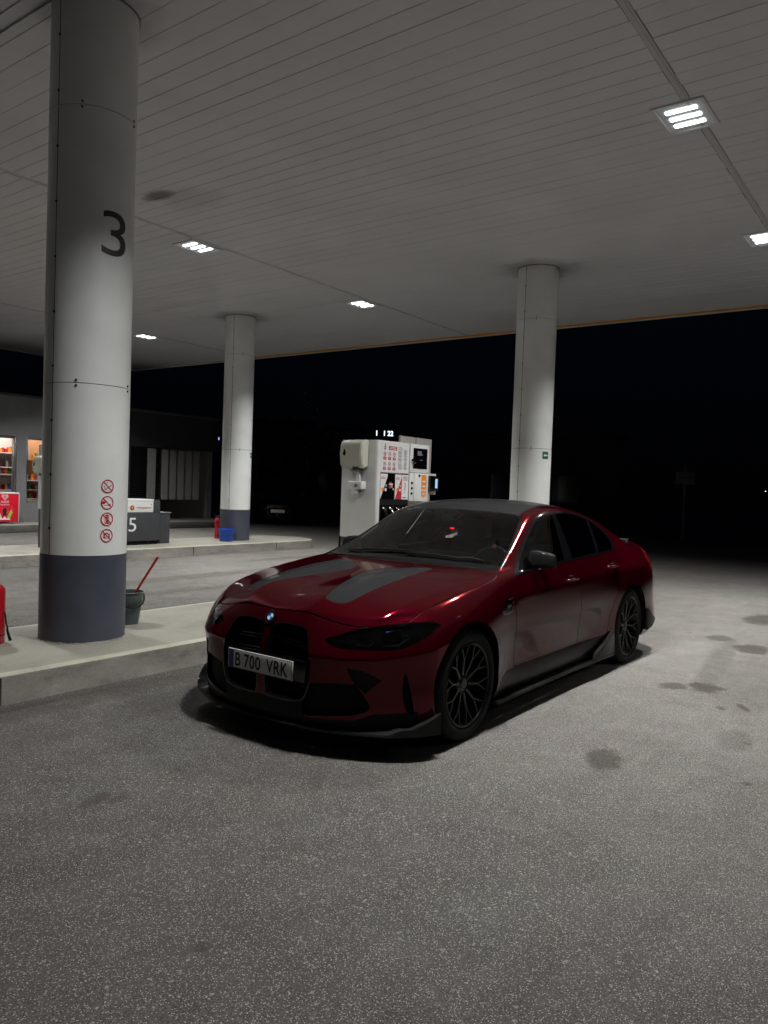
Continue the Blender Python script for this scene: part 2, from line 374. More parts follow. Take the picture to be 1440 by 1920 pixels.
# shop pavement
g = MB(); g.box(-13.0, 20, -30, -16.05, -.02, .2); o = g.build('pavement', M_kerbstone, None, bevel=.02); tag(o, kind='structure')

# ================================================================== CANOPY
H = 5.2
M_panel = mat('ceiling_panels', (.575, .58, .60), .42, noise=.06, nscale=1.1, rnoise=.06)
def ceil_mat():
    m = M_panel; nt = m.node_tree; N = nt.nodes; L = nt.links; b = N['Principled BSDF']
    src = b.inputs['Base Color'].links[0].from_socket
    tc = N.new('ShaderNodeTexCoord'); sx = N.new('ShaderNodeSeparateXYZ'); L.new(tc.outputs['Object'], sx.inputs[0])
    nz = N.new('ShaderNodeTexNoise'); nz.inputs['Scale'].default_value = 3.5; nz.inputs['Detail'].default_value = 6; L.new(tc.outputs['Object'], nz.inputs['Vector'])
    def M(op, a, c):
        n = N.new('ShaderNodeMath'); n.operation = op
        for i, q in enumerate((a, c)):
            if isinstance(q, (int, float)): n.inputs[i].default_value = q
            else: L.new(q, n.inputs[i])
        return n.outputs[0]
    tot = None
    for x, y, rx, ry, st in ((-.93, -5.33, .14, .30, .88), (-1.25, -5.0, .35, .5, .16), (-6.4, -2.5, .62, .62, .55), (-6.6, -9.85, .62, .62, .6), (1.82, -2.5, .5, .5, .4)):  # ceiling stains; dark rings at column heads mix dirt with painted contact shade
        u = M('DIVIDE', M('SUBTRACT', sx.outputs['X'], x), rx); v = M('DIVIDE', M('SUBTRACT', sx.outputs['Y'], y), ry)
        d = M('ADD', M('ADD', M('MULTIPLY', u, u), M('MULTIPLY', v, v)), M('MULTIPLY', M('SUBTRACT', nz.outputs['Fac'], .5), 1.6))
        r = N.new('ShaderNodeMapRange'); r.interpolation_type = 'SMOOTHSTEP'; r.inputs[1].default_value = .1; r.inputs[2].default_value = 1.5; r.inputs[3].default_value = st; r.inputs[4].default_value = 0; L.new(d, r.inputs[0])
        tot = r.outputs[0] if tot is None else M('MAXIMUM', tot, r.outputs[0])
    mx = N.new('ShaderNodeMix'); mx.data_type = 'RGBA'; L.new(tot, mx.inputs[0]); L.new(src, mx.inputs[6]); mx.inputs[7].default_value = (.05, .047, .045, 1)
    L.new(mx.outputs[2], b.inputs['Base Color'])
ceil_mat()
CX0, CX1, CY0, CY1 = -10.7, 11.0, -19.5, 12.0
canopy = empty('station_canopy', (0, 0, 0), 0, 'wide white canopy over the forecourt, clad in narrow ceiling panels with a thin yellow edge', 'canopy')
# ceiling panels run along Y; each joint is a real groove, the joints break at the lamp lines
rs = random.Random(11)
g = MB(); PW = .2145; x = CX0 + .06
lines = [CY0 + .06, -13.58, -6.30, 1.03, 8.33, CY1 - .06]
for k in range(5):
    ya, yb = lines[k] + (.0 if k == 0 else .04), lines[k + 1] - (.0 if k == 4 else .04)
    xx = CX0 + .06 + (.0, .05, .0, .11, .03)[k]
    while xx < CX1 - .05:
        dz = rs.uniform(-.0022, .0022); gap = rs.choice((.0015, .002, .003, .0045)); e = rs.uniform(-.004, .004)
        x1 = min(xx + PW - gap, CX1 - .05)
        z = H + dz
        # panel: flat face with turned-up edges
        g.add([(xx + .004, ya + e, z), (x1 - .004, ya + e, z), (x1 - .004, yb + e, z), (xx + .004, yb + e, z), (xx, ya + e, z + .005), (xx, yb + e, z + .005), (xx, ya + e, z + .02), (xx, yb + e, z + .02),
               (x1, ya + e, z + .005), (x1, yb + e, z + .005), (x1, ya + e, z + .02), (x1, yb + e, z + .02)],
              [(0, 3, 2, 1), (4, 5, 3, 0), (6, 7, 5, 4), (1, 2, 9, 8), (8, 9, 11, 10)])
        xx += PW
g.build('ceiling_panels', M_panel, canopy)
g = MB(); g.box(CX0 + .02, CX1 - .02, CY0 + .02, CY1 - .02, H + .025, H + .05); g.build('ceiling_deck', mat('ceiling_void', (.05, .05, .05), .8), canopy)
g = MB()
for yl in lines[1:5]:
    g.box(CX0 + .06, CX1 - .06, yl - .034, yl + .034, H - .001, H + .012); g.box(CX0 + .06, CX1 - .06, yl - .012, yl + .012, H - .006, H + .0)
g.build('joint_strip', mat('strip_grey', (.46, .46, .46), .45), canopy)
g = MB()
for a, b_, c, d in ((CX0 - .05, CX0 + .06, CY0 - .05, CY1 + .05), (CX1 - .06, CX1 + .05, CY0 - .05, CY1 + .05)): g.box(a, b_, c, d, H - .03, H + 1.0)
for a, b_, c, d in ((CX0 + .06, CX1 - .06, CY0 - .05, CY0 + .06), (CX0 + .06, CX1 - .06, CY1 - .06, CY1 + .05)): g.box(a, b_, c, d, H - .03, H + 1.0)
g.build('fascia', mat('fascia_white', (.55, .54, .5), .4), canopy)
g = MB(); g.box(CX0 + .062, CX0 + .13, -14.6, CY1 - .1, H - .022, H - .002); g.build('yellow_edge_trim', mat('yellow_trim', (.62, .27, .02), .5), canopy)
g = MB(); g.box(2.05, 2.13, -6.2, .95, H - .02, H - .004); g.box(2.22, 2.26, -6.2, .95, H - .012, H - .003); g.build('cover_strip', M_panel, canopy)

# ---- canopy lamps: recessed frame, reflector tray and three LED bars
def make_lamp():
    t = empty('canopy_lamp')
    g = MB(); X, Y = .32, .245
    for a in ((-X, X, -Y, -Y + .03), (-X, X, Y - .03, Y), (-X, -X + .03, -Y + .03, Y - .03), (X - .03, X, -Y + .03, Y - .03)): g.box(*a, -.016, .01)
    g.build('frame', M_panel, t, bevel=.002, seg=1)
    g = MB(); g.box(-X + .03, X - .03, -Y + .03, Y - .03, -.004, .008); g.build('tray', mat('lamp_tray', (.62, .66, .66), .35), t)
    for x in (-.155, 0, .155):
        g = MB()
        g.box(x - .030, x + .030, -.145, .145, -.014, -.005); h = g.build('led_bar', M_led, t, bevel=.004, seg=2)
    l = bpy.data.lights.new('lamp_light', 'AREA'); l.shape = 'RECTANGLE'; l.size = .42; l.size_y = .30; l.energy = LAMP_W; l.color = (1.0, .99, .965); l.spread = math.radians(121)
    lo = bpy.data.objects.new('lamp_light', l); COL.objects.link(lo); lo.parent = t; lo.location = (0, 0, -.03)
    return t
LP = [(-2.33, .94, 'canopy lamp nearest the camera, in the joint line at upper right'), (-6.5, .90, 'canopy lamp cut by the right edge of the picture'),
      (-2.65, -6.6, 'canopy lamp just right of the large column'), (-6.9, -6.61, 'small distant canopy lamp right of centre, along the second joint line'),
      (-7.03, -13.86, 'farthest canopy lamp, low beside the large column'),
      (1.85, .94, 'canopy lamp overhead in front of the red car'), (1.6, -6.6, 'canopy lamp behind the large column'), (-2.85, -13.86, 'canopy lamp over the shop side lane'),
      (1.4, -13.86, 'canopy lamp over the shop front at far left'), (-2.33, 8.25, 'canopy lamp over the lane right of the car, outside the view'), (-6.5, 8.25, 'rear canopy lamp over the lane right of the car, outside the view')]
lamp0 = make_lamp()
for i, (x, y, lb) in enumerate(LP):
    o = lamp0 if i == 0 else copy_tree(lamp0)
    o.location = (x, y, H)
    if i == 5:
        for ch in o.children:
            if ch.type == 'LIGHT': ch.data = ch.data.copy(); ch.data.energy = LAMP_W * .85
    tag(o, lb, 'ceiling lamp', 'square three-bar canopy lamps')
for i, o in enumerate([o for o in bpy.data.objects if o.name.startswith('lamp_light')]):
    pass

# ================================================================== COLUMNS
R_ = .33
def column(x, y, seam, clips, label, hero=False, sign=None):
    t = empty('column', (x, y, .19), 0, label, 'column', 'round white canopy columns with a slate foot')
    zt = H - .19
    g = MB()
    prof = [(R_ + .003, .0), (R_ + .003, .69)]
    g.lathe(prof, 96); g.build('painted_foot', M_slate, t, smooth=True)
    if hero:     # rough grout line at the foot
        g = MB(); rs = random.Random(2); n = 90; vs = []
        for i in range(n):
            a = 2 * PI * i / n; r1 = R_ + .006 + .012 * rs.random(); vs += [(R_ * math.cos(a), R_ * math.sin(a), .012 + .008 * rs.random()), (r1 * math.cos(a), r1 * math.sin(a), .002)]
        g.add(vs, [(2 * i, 2 * i + 1, (2 * i + 3) % (2 * n), (2 * i + 2) % (2 * n)) for i in range(n)]); g.build('grout', M_conc, t)
    # three cladding shells with a real 5 mm joint between them
    zs = [.69, 2.032, 4.145, zt]
    for k in range(3):
        g = MB(); a0 = seam + .012
        g.lathe([(R_ - .015, zs[k] + .003), (R_, zs[k] + .003), (R_, zs[k + 1] - .003), (R_ - .015, zs[k + 1] - .003)], 120, a0=a0, a1=a0 + 2 * PI - .024)
        g.build('cladding', M_column, t, smooth=True, angle=30)
    g = MB(); g.lathe([(R_ - .012, .0), (R_ - .012, zt)], 64); g.build('core', M_black, t, smooth=True)
    g = MB()
    for k in (1, 2):
        for a in (seam + .62, seam + 2.0, seam + 3.4, seam + 5.): 
            for dz in (-.035, .035):
                p = Vector((math.cos(a) * (R_ + .001), math.sin(a) * (R_ + .001), zs[k] + dz * .6)); g.tube([p, p + Vector((math.cos(a), math.sin(a), 0)) * .006], .009, 8)
    z = .9
    while z < zt:
        p = Vector((math.cos(seam) * (R_ - .004), math.sin(seam) * (R_ - .004), z)); g.tube([p, p + Vector((math.cos(seam), math.sin(seam), 0)) * .01], .011, 8); z += .42
    g.build('rivet', M_dsteel, t)
    g = MB(); g.lathe([(R_ + .004, zt - .012), (R_ + .012, zt - .012), (R_ + .012, zt)], 64); g.build('top_collar', M_grey, t, smooth=True)
    return t
def wrap(name, geo, m, parent, ang, z, lift=.002, step=.012, mirror=False):
    """flat geometry bent round the column: u runs to the viewer's right"""
    bm = bmesh.new(); vs, fs = geo
    bv = [bm.verts.new((a, b_, 0)) for a, b_ in vs]
    for f in fs:
        try: bm.faces.new([bv[i] for i in f])
        except ValueError: pass
    xs = [v[0] for v in vs]; x = min(xs) + step
    while x < max(xs):
        bmesh.ops.bisect_plane(bm, geom=bm.verts[:] + bm.edges[:] + bm.faces[:], dist=1e-6, plane_co=(x, 0, 0), plane_no=(1, 0, 0)); x += step
    r = R_ + lift
    for v in bm.verts:
        a = ang + v.co.x / R_; v.co = Vector((r * math.cos(a), r * math.sin(a), z + v.co.y))
    bmesh.ops.recalc_face_normals(bm, faces=bm.faces)
    me = bpy.data.meshes.new(name); bm.to_mesh(me); bm.free()
    return link(name, me, m, parent)
c1 = column(1.82, -2.5, math.radians(7.5), 1, 'thick white column with the number 3 and four red prohibition signs', hero=True)
c2 = column(-6.4, -2.5, math.radians(-10.8), 1, 'white column rising behind the roof of the red car')
c3 = column(-6.6, -9.85, math.radians(22.2), 1, 'slim distant white column with a red fire extinguisher and blue bucket at its foot')
D2 = math.radians
# number 3
wrap('number_sign', text_mesh('3', .215, .345, bold=.0), M_dink, c1, D2(89.5), 3.40 - .19)
def prohib(kind):
    red = g_join(g_ring(0, 0, .045, .054), g_bar(-.033, .033, .033, -.033, .0075)); k = []
    if kind == 0: k = [g_bar(-.022, -.03, .034, .012, .006), g_bar(-.03, -.012, -.018, -.026, .004), g_bar(-.032, .004, -.022, -.012, .004), g_bar(-.008, .022, -.002, .034, .004)]
    if kind == 1: k = [g_poly([(-.045, .008), (-.026, .016), (-.014, .004), (-.02, -.01), (-.042, -.012)]), g_poly([(.012, -.018), (.034, -.004), (.037, .002), (.028, -.02), (.016, -.026)]), g_bar(-.03, -.02, .014, -.02, .004)]
    if kind == 2: k = [g_join(g_bar(-.016, -.034, -.016, .032, .005), g_bar(.016, -.034, .016, .032, .005), g_bar(-.018, .032, .018, .032, .006), g_bar(-.018, -.032, .018, -.032, .008), g_bar(0, -.03, 0, .03, .016))]
    if kind == 3: k = [g_poly([(-.028, -.022), (.028, -.022), (.028, .015), (.014, .015), (.008, .024), (-.008, .024), (-.014, .015), (-.028, .015)])]
    return red, g_join(*k), (g_ring(0, -.003, .008, .015) if kind == 3 else None)
for i, z in enumerate((1.43, 1.30, 1.17, 1.04)):
    red, k, hole = prohib(i)
    s = wrap('prohibition_sign', g_disc(0, 0, .057, 40), M_sticker, c1, D2(87.3), z - .19, .0012)
    wrap('symbol', k, M_redflat if i else M_dink, s, D2(87.3), z - .19, .0022)
    if hole: wrap('lens_ring', hole, M_sticker, s, D2(87.3), z - .19, .0030)
    wrap('ring', red, M_redflat, s, D2(87.3), z - .19, .0038)
M_green = mat('green_sign', (.004, .11, .05), .45)
for c, a in ((c2, 70), (c3, 122)):
    s = wrap('arrow_sign', g_rect(-.065, .065, -.06, .06), M_green, c, D2(a), 2.115 - .19, .002)
    wrap('arrow', g_join(g_bar(-.02, 0, .045, 0, .022), g_poly([(-.045, 0), (-.015, .026), (-.015, -.026)])), M_sticker, s, D2(a), 2.115 - .19, .004)
# ---- car body cage -------------------------------------------------------
CX=[1.84,1.72,1.43,1.10,.84,.45,.10,-.25,-.66,-1.02,-1.43,-1.86,-2.13,-2.32]
ROWS=[ # (x list or None, y list, z list) rows j0..j6
 (None,[.86,.895,.915,.895,.86,.86,.86,.86,.86,.87,.905,.905,.885,.83],[.15,.16,.17,.17,.165,.165,.165,.165,.165,.18,.19,.2,.22,.25]),
 (None,[.885,.915,.935,.92,.885,.88,.88,.88,.885,.90,.935,.93,.905,.85],[.23,.24,.25,.25,.24,.24,.24,.24,.24,.25,.26,.27,.29,.32]),
 (None,[.89,.92,.94,.925,.872,.865,.865,.865,.875,.915,.948,.94,.915,.86],[.33,.33,.34,.34,.335,.335,.335,.335,.34,.345,.35,.36,.37,.40]),
 (None,[.878,.916,.950,.93,.884,.878,.878,.880,.888,.908,.954,.94,.905,.835],[.45,.46,.47,.48,.47,.47,.47,.47,.475,.48,.49,.5,.51,.53]),
 (None,[.888,.918,.947,.928,.905,.902,.902,.902,.904,.915,.950,.935,.90,.825],[.59,.61,.63,.63,.62,.62,.62,.62,.63,.64,.65,.65,.67,.69]),
 (None,[.84,.88,.912,.905,.893,.891,.890,.889,.889,.897,.916,.908,.865,.79],[.70,.735,.775,.79,.80,.815,.825,.835,.845,.85,.858,.86,.86,.86]),
 ([1.80,1.70,1.42,1.06,.74,.42,.06,-.28,-.67,-1.06,-1.46,-1.86,-2.15,-2.38],[.785,.82,.84,.845,.845,.845,.84,.837,.832,.825,.815,.80,.765,.70],[.775,.805,.865,.905,.94,.957,.972,.987,1.003,1.013,1.01,.995,.975,.95]),
]
TOPS=[ # stations 0..13, j7..j10 : (x,y,z)
 [(1.96,.66,.765),(1.80,.70,.83),(1.45,.725,.893),(1.05,.765,.94),(.79,.785,.962),(.43,.72,1.085),(.06,.66,1.272),(-.30,.63,1.328),(-.68,.62,1.325),(-1.06,.63,1.278),(-1.49,.67,1.165),(-1.90,.715,1.03),(-2.17,.72,1.005),(-2.42,.66,.995)],
 [(2.07,.45,.762),(1.88,.50,.842),(1.48,.53,.915),(1.09,.60,.952),(.83,.725,.97),(.45,.665,1.125),(.08,.585,1.318),(-.30,.56,1.378),(-.68,.55,1.376),(-1.07,.55,1.33),(-1.52,.59,1.215),(-1.95,.61,1.06),(-2.2,.61,1.035),(-2.45,.56,1.03)],
 [(2.13,.24,.776),(1.93,.28,.880),(1.52,.30,.938),(1.12,.34,.965),(.90,.40,.975),(.52,.37,1.155),(.13,.33,1.352),(-.28,.32,1.415),(-.68,.31,1.413),(-1.10,.31,1.366),(-1.55,.33,1.243),(-1.98,.36,1.096),(-2.22,.36,1.07),(-2.49,.35,1.058)],
 [(2.15,0,.762),(1.95,0,.853),(1.53,0,.914),(1.14,0,.96),(.92,0,.975),(.54,0,1.16),(.15,0,1.36),(-.28,0,1.428),(-.68,0,1.427),(-1.11,0,1.38),(-1.56,0,1.255),(-1.99,0,1.10),(-2.23,0,1.075),(-2.5,0,1.063)],
]
FZ=[.135,.20,.31,.43,.552,.68]
FC=[ # columns centre..l3 : y, x per v0..v5
 (0,[2.22,2.245,2.25,2.25,2.235,2.195]),
 (.22,[2.215,2.24,2.243,2.243,2.228,2.185]),
 (.45,[2.165,2.192,2.196,2.198,2.208,2.14]),
 (.69,[2.03,2.055,2.062,2.068,2.09,2.02]),
]
RZ=[.27,.35,.44,.57,.72,.90]
RC=[(0,[-2.44,-2.48,-2.50,-2.52,-2.53,-2.53]),(.35,[-2.44,-2.475,-2.495,-2.515,-2.525,-2.52]),(.6,[-2.42,-2.455,-2.475,-2.495,-2.505,-2.495]),(.74,[-2.37,-2.40,-2.415,-2.43,-2.435,-2.42])]

def body_cage():
    nS=14; V=[];idx={};F=[];cre=[]
    def add(p,key):
        V.append(p); idx[key]=len(V)-1; return idx[key]
    for i in range(nS):
        for j in range(7):
            xs,ys,zs=ROWS[j]; add((( xs or CX)[i],ys[i],zs[i]),('m',i,j))
        for k in range(4): add(TOPS[k][i],('m',i,7+k))
    def g(i,j): return idx[('m',i,j)]
    for i in range(nS-1):
        for j in range(10): F.append((g(i,j),g(i+1,j),g(i+1,j+1),g(i,j+1)))
    # fascias: l 0..3 new (l=4 is the corner column), v 0..5 new (v=6 is the top row)
    for tag,C,Z,st in (('f',FC,FZ,0),('r',RC,RZ,nS-1)):
        for l in range(4):
            for v in range(6): add((C[l][1][v],C[l][0],Z[v]),(tag,l,v))
        def h(l,v,tag=tag,st=st):
            if v==6: return g(st,10-l)
            if l==4: return g(st,v)
            return idx[(tag,l,v)]
        for l in range(4):
            for v in range(6):
                q=(h(l,v),h(l+1,v),h(l+1,v+1),h(l,v+1))
                F.append(q if tag=='f' else q[::-1])
    def cr(a,b,w): cre.append((a,b,w))
    for i in range(nS-1):
        for j,w,lo,hi in ((6,.55,4,11),(6,.3,0,4),(6,.3,11,13),(5,.45,4,11),(2,.5,3,9),(7,.5,4,10),(7,.55,0,4),(9,.6,0,3),(8,.3,0,3),(10,.45,0,2),(8,.3,4,10),(7,.5,10,13)):
            if lo<=i<hi: cr(g(i,j),g(i+1,j),w)
    for j in range(6,10):
        cr(g(0,j),g(0,j+1),.85); cr(g(13,j),g(13,j+1),.85)
    for l in range(1,3): cr(idx[('f',l,4)],idx[('f',l+1,4)],.55)
    cr(idx[('f',3,4)],g(0,4),.55); cr(g(0,4),g(1,4),.45); cr(g(1,4),g(2,4),.2)
    for i in range(3,9): cr(g(i,4),g(i+1,4),.3)
    for j in range(7,10):
        cr(g(4,j),g(4,j+1),.6); cr(g(6,j),g(6,j+1),.2); cr(g(11,j),g(11,j+1),.5)
    return V,F,cre

def mirror_cage(V,F,cre):
    m={};V2=list(V)
    for i,(x,y,z) in enumerate(V):
        if abs(y)<1e-6: m[i]=i
        else: V2.append((x,-y,z)); m[i]=len(V2)-1
    F2=list(F)+[tuple(m[a] for a in f[::-1]) for f in F]
    c2=list(cre)+[(m[a],m[b],w) for a,b,w in cre if not (m[a]==a and m[b]==b)]
    return V2,F2,c2

def subdiv_mesh(name,V,F,cre,levels,fit=2):
    """Catmull-Clark evaluated; the cage is first pushed so that the limit passes near the given points"""
    tgt=[Vector(v) for v in V]; cur=[v.copy() for v in tgt]
    def ev(lv):
        me=bpy.data.meshes.new(name); me.from_pydata([tuple(v) for v in cur],[],F); me.update()
        if cre:
            at=me.attributes.new('crease_edge','FLOAT','EDGE')
            ek={tuple(sorted(e.vertices)):e.index for e in me.edges}
            for a,b,w in cre:
                k=ek.get(tuple(sorted((a,b))))
                if k is not None: at.data[k].value=w
        ob=bpy.data.objects.new(name,me); bpy.context.scene.collection.objects.link(ob)
        s=ob.modifiers.new('s','SUBSURF'); s.levels=lv; s.render_levels=lv; s.boundary_smooth='PRESERVE_CORNERS'
        dg=bpy.context.evaluated_depsgraph_get(); dg.update()
        out=bpy.data.meshes.new_from_object(ob.evaluated_get(dg))
        bpy.data.objects.remove(ob); bpy.data.meshes.remove(me)
        return out
    for _ in range(fit):
        o=ev(2)
        for i in range(len(cur)): cur[i]+=(tgt[i]-o.vertices[i].co)*.85
        bpy.data.meshes.remove(o)
    return ev(levels)

# ================================================================== CAR
def cr_spline(pts, closed=True, sub=5, corners=()):
    """Catmull-Rom through the points; indices in corners stay sharp"""
    P = [Vector(p) for p in pts]; n = len(P); out = []
    for i in range(n if closed else n - 1):
        p1, p2 = P[i], P[(i + 1) % n]
        p0 = P[(i - 1) % n] if (closed or i > 0) else p1
        p3 = P[(i + 2) % n] if (closed or i < n - 2) else p2
        if i in corners: p0 = p1
        if (i + 1) % n in corners: p3 = p2
        for k in range(sub):
            t = k / sub
            out.append(.5 * ((2 * p1) + (p2 - p0) * t + (2 * p0 - 5 * p1 + 4 * p2 - p3) * t * t + (3 * p1 - p0 - 3 * p2 + p3) * t ** 3))
    if not closed: out.append(P[-1])
    return [tuple(p) for p in out]
def strip_poly(line, w):
    L_ = [Vector(p) for p in line]; a = []; b = []
    for i, p in enumerate(L_):
        t = (L_[min(i + 1, len(L_) - 1)] - L_[max(i - 1, 0)]).normalized(); n = Vector((-t.y, t.x)); a.append(p + n * w / 2); b.append(p - n * w / 2)
    return [tuple(p) for p in a + b[::-1]]
def grow(poly, d):
    P = [Vector(p) for p in poly]; n = len(P); ar = sum(P[i].x * P[(i + 1) % n].y - P[(i + 1) % n].x * P[i].y for i in range(n)); s = 1 if ar > 0 else -1; out = []
    for i in range(n):
        t = (P[(i + 1) % n] - P[i - 1]); t = t.normalized() if t.length > 0 else Vector((1, 0)); out.append(tuple(P[i] + Vector((t.y, -t.x)) * d * s))
    return out
DIRS = {'side': (Vector((1, 0, 0)), Vector((0, 0, 1)), Vector((0, 1, 0))), 'front': (Vector((0, 1, 0)), Vector((0, 0, 1)), Vector((1, 0, 0))),
        'top': (Vector((1, 0, 0)), Vector((0, 1, 0)), Vector((0, 0, 1))), 'rear': (Vector((0, 1, 0)), Vector((0, 0, 1)), Vector((-1, 0, 0)))}
_dg = Vector((.80, .60, 0)); DIRS['diag'] = (Vector((-.60, .80, 0)), Vector((0, 0, 1)), _dg)
def diag(p): return (-.60 * p[0] + .80 * p[1], p[2])
class Shell:
    """half of the body (y >= 0) cut into regions along outlines projected onto it"""
    def __init__(s, me):
        s.src = me; s.bvh = BVHTree.FromPolygons([v.co for v in me.vertices], [p.vertices for p in me.polygons])
        s.vn = [v.normal.copy() for v in me.vertices]; s.polys = [tuple(p.vertices) for p in me.polygons]; s.vc = [v.co.copy() for v in me.vertices]
        s.bm = bmesh.new(); s.bm.from_mesh(me)
        bmesh.ops.delete(s.bm, geom=[f for f in s.bm.faces if f.calc_center_median().y < 0], context='FACES')
        s.lay = s.bm.faces.layers.int.new('tag'); s.names = ['body']
    def cut(s, poly, d, name=None, over=('body',), facing=.05, lim=None):
        U, V, D = DIRS[d]; bm = s.bm; xs = [p[0] for p in poly]; ys = [p[1] for p in poly]; e = .02
        bb = (min(xs) - e, max(xs) + e, min(ys) - e, max(ys) + e); ids = {s.names.index(o) for o in over if o in s.names}
        bm.normal_update()
        def ok(f): return f.normal.dot(D) > facing and f[s.lay] in ids and (lim is None or lim(f.calc_center_median()))
        def box(f):
            a = [v.co.dot(U) for v in f.verts]; b = [v.co.dot(V) for v in f.verts]; return min(a), max(a), min(b), max(b)
        cand = set()
        for f in bm.faces:
            b = box(f)
            if b[1] < bb[0] or b[0] > bb[1] or b[3] < bb[2] or b[2] > bb[3]: continue
            if ok(f): cand.add(f)
        n = len(poly)
        for i in range(n):
            p, q = poly[i], poly[(i + 1) % n]
            dx, dy = q[0] - p[0], q[1] - p[1]
            if dx * dx + dy * dy < 1e-10: continue
            x0, x1 = sorted((p[0], q[0])); y0, y1 = sorted((p[1], q[1])); near = []
            for f in cand:
                b = box(f)
                if b[1] < x0 - 1e-4 or b[0] > x1 + 1e-4 or b[3] < y0 - 1e-4 or b[2] > y1 + 1e-4: continue
                near.append(f)
            if not near: continue
            es = {ed for f in near for ed in f.edges}; vs = {v for f in near for v in f.verts}
            r = bmesh.ops.bisect_plane(bm, geom=near + list(es) + list(vs), dist=2e-6, plane_co=U * p[0] + V * p[1], plane_no=(U * -dy + V * dx).normalized())
            cand = {f for f in cand if f.is_valid}
            for g_ in r['geom']:
                if isinstance(g_, bmesh.types.BMFace) and g_.is_valid: cand.add(g_)
        if name is not None:
            if name not in s.names: s.names.append(name)
            t = s.names.index(name); PX = np.array(poly)
            X1, Y1 = PX[:, 0], PX[:, 1]; X2, Y2 = np.roll(X1, -1), np.roll(Y1, -1)
            for f in cand:
                if f[s.lay] not in ids: continue
                c = f.calc_center_median(); u, v = c.dot(U), c.dot(V)
                cond = (Y1 > v) != (Y2 > v)
                if not cond.any(): continue
                xi = (X2 - X1)[cond] * (v - Y1[cond]) / (Y2 - Y1)[cond] + X1[cond]
                if (u < xi).sum() % 2: f[s.lay] = t
    def normal_at(s, p):
        co, no, idx, dist = s.bvh.find_nearest(p)
        if idx is None: return Vector((0, 0, 1))
        ws = 0; n = Vector()
        for i in s.polys[idx]:
            w = 1 / ((s.vc[i] - p).length_squared + 1e-9); n += s.vn[i] * w; ws += w
        return (n / ws).normalized()
    def geo(s, name, both=False, side=1, off=0.):
        t = s.names.index(name); V = []; F = []; ix = {}; NN = []
        for f in s.bm.faces:
            if f[s.lay] != t: continue
            loop = []
            for v in f.verts:
                if v not in ix:
                    ix[v] = len(V); n = s.normal_at(v.co)
                    if abs(v.co.y) < 1e-5: n.y = 0; n.normalize()
                    V.append(v.co + n * off); NN.append(n)
                loop.append(ix[v])
            F.append(tuple(loop))
        if both:
            m = {}; base = len(V)
            for i in range(base):
                if abs(V[i].y) < 1e-5: m[i] = i
                else: m[i] = len(V); V.append(Vector((V[i].x, -V[i].y, V[i].z))); NN.append(Vector((NN[i].x, -NN[i].y, NN[i].z)))
            F += [tuple(m[a] for a in f[::-1]) for f in F]
        elif side < 0:
            V = [Vector((v.x, -v.y, v.z)) for v in V]; NN = [Vector((v.x, -v.y, v.z)) for v in NN]; F = [f[::-1] for f in F]
        return V, F, NN
    def part(s, name, obname, m, parent, both=False, side=1, off=0., rim=0., rimout=0.):
        """region as a mesh; rim > 0 turns its outline inwards to give the panel a thickness"""
        V, F, NN = s.geo(name, both, side, off)
        if rim:
            cnt = {}
            for f in F:
                for i in range(len(f)):
                    a, b = f[i], f[(i + 1) % len(f)]; k = (min(a, b), max(a, b)); cnt.setdefault(k, []).append((a, b))
            ring = {}
            for k, l in cnt.items():
                if len(l) == 1:
                    a, b = l[0]
                    for q in (a, b):
                        if q not in ring: ring[q] = len(V); V.append(V[q] - NN[q] * rim); NN.append(NN[q])
                    F.append((b, a, ring[a], ring[b]))
        me = bpy.data.meshes.new(obname); me.from_pydata([tuple(v) for v in V], [], F); me.update()
        me.polygons.foreach_set('use_smooth', [True] * len(me.polygons))
        o = link(obname, me, m, parent)
        if not rim: me.normals_split_custom_set_from_vertices([tuple(n) for n in NN])
        else: sharp(me, 50)
        return o

# ---- outlines measured on the car, metres in car coordinates (x forward, y left, z up)
DLO = [(.775, .932), (.56, 1.02), (.30, 1.163), (.10, 1.271), (-.08, 1.326), (-.34, 1.347), (-.74, 1.347), (-1.06, 1.30), (-1.26, 1.222), (-1.385, 1.13), (-1.335, 1.07), (-1.235, 1.012), (-.82, 1.001), (-.25, .978), (.316, .955)]
WIN1 = [(.655, .958), (.50, 1.026), (.278, 1.150), (.09, 1.256), (-.09, 1.308), (-.30, 1.328), (-.235, 1.20), (-.12, .996), (.30, .972)]
WIN2 = [(-.385, 1.331), (-.70, 1.331), (-1.005, 1.281), (-.93, 1.18), (-.80, 1.018), (-.27, .999), (-.33, 1.12)]
WIN3 = [(-1.075, 1.272), (-1.21, 1.205), (-1.30, 1.125), (-1.26, 1.07), (-1.19, 1.026), (-.86, 1.018), (-.965, 1.14)]
DOOR_A = [(.79, .925), (.80, .86), (.806, .755), (.79, .60), (.76, .44), (.735, .322)]
DOOR_B = [(-.285, .977), (-.315, .916), (-.312, .80), (-.322, .70), (-.335, .55), (-.35, .40), (-.352, .322)]
DOOR_C = [(-1.209, 1.006), (-1.165, .892), (-1.144, .796), (-1.115, .70), (-1.045, .60), (-.975, .50), (-.935, .40), (-.915, .322)]
LAMP3 = [(2.172, .413, .642), (2.134, .481, .672), (2.071, .571, .706), (1.991, .665, .729), (1.895, .748, .742), (1.80, .829, .748), (1.749, .861, .746), (1.71, .887, .728), (1.758, .884, .703), (1.834, .861, .668), (1.895, .828, .639), (1.938, .799, .620), (1.996, .75, .608), (2.076, .657, .604), (2.139, .551, .603), (2.163, .485, .608), (2.172, .44, .622)]
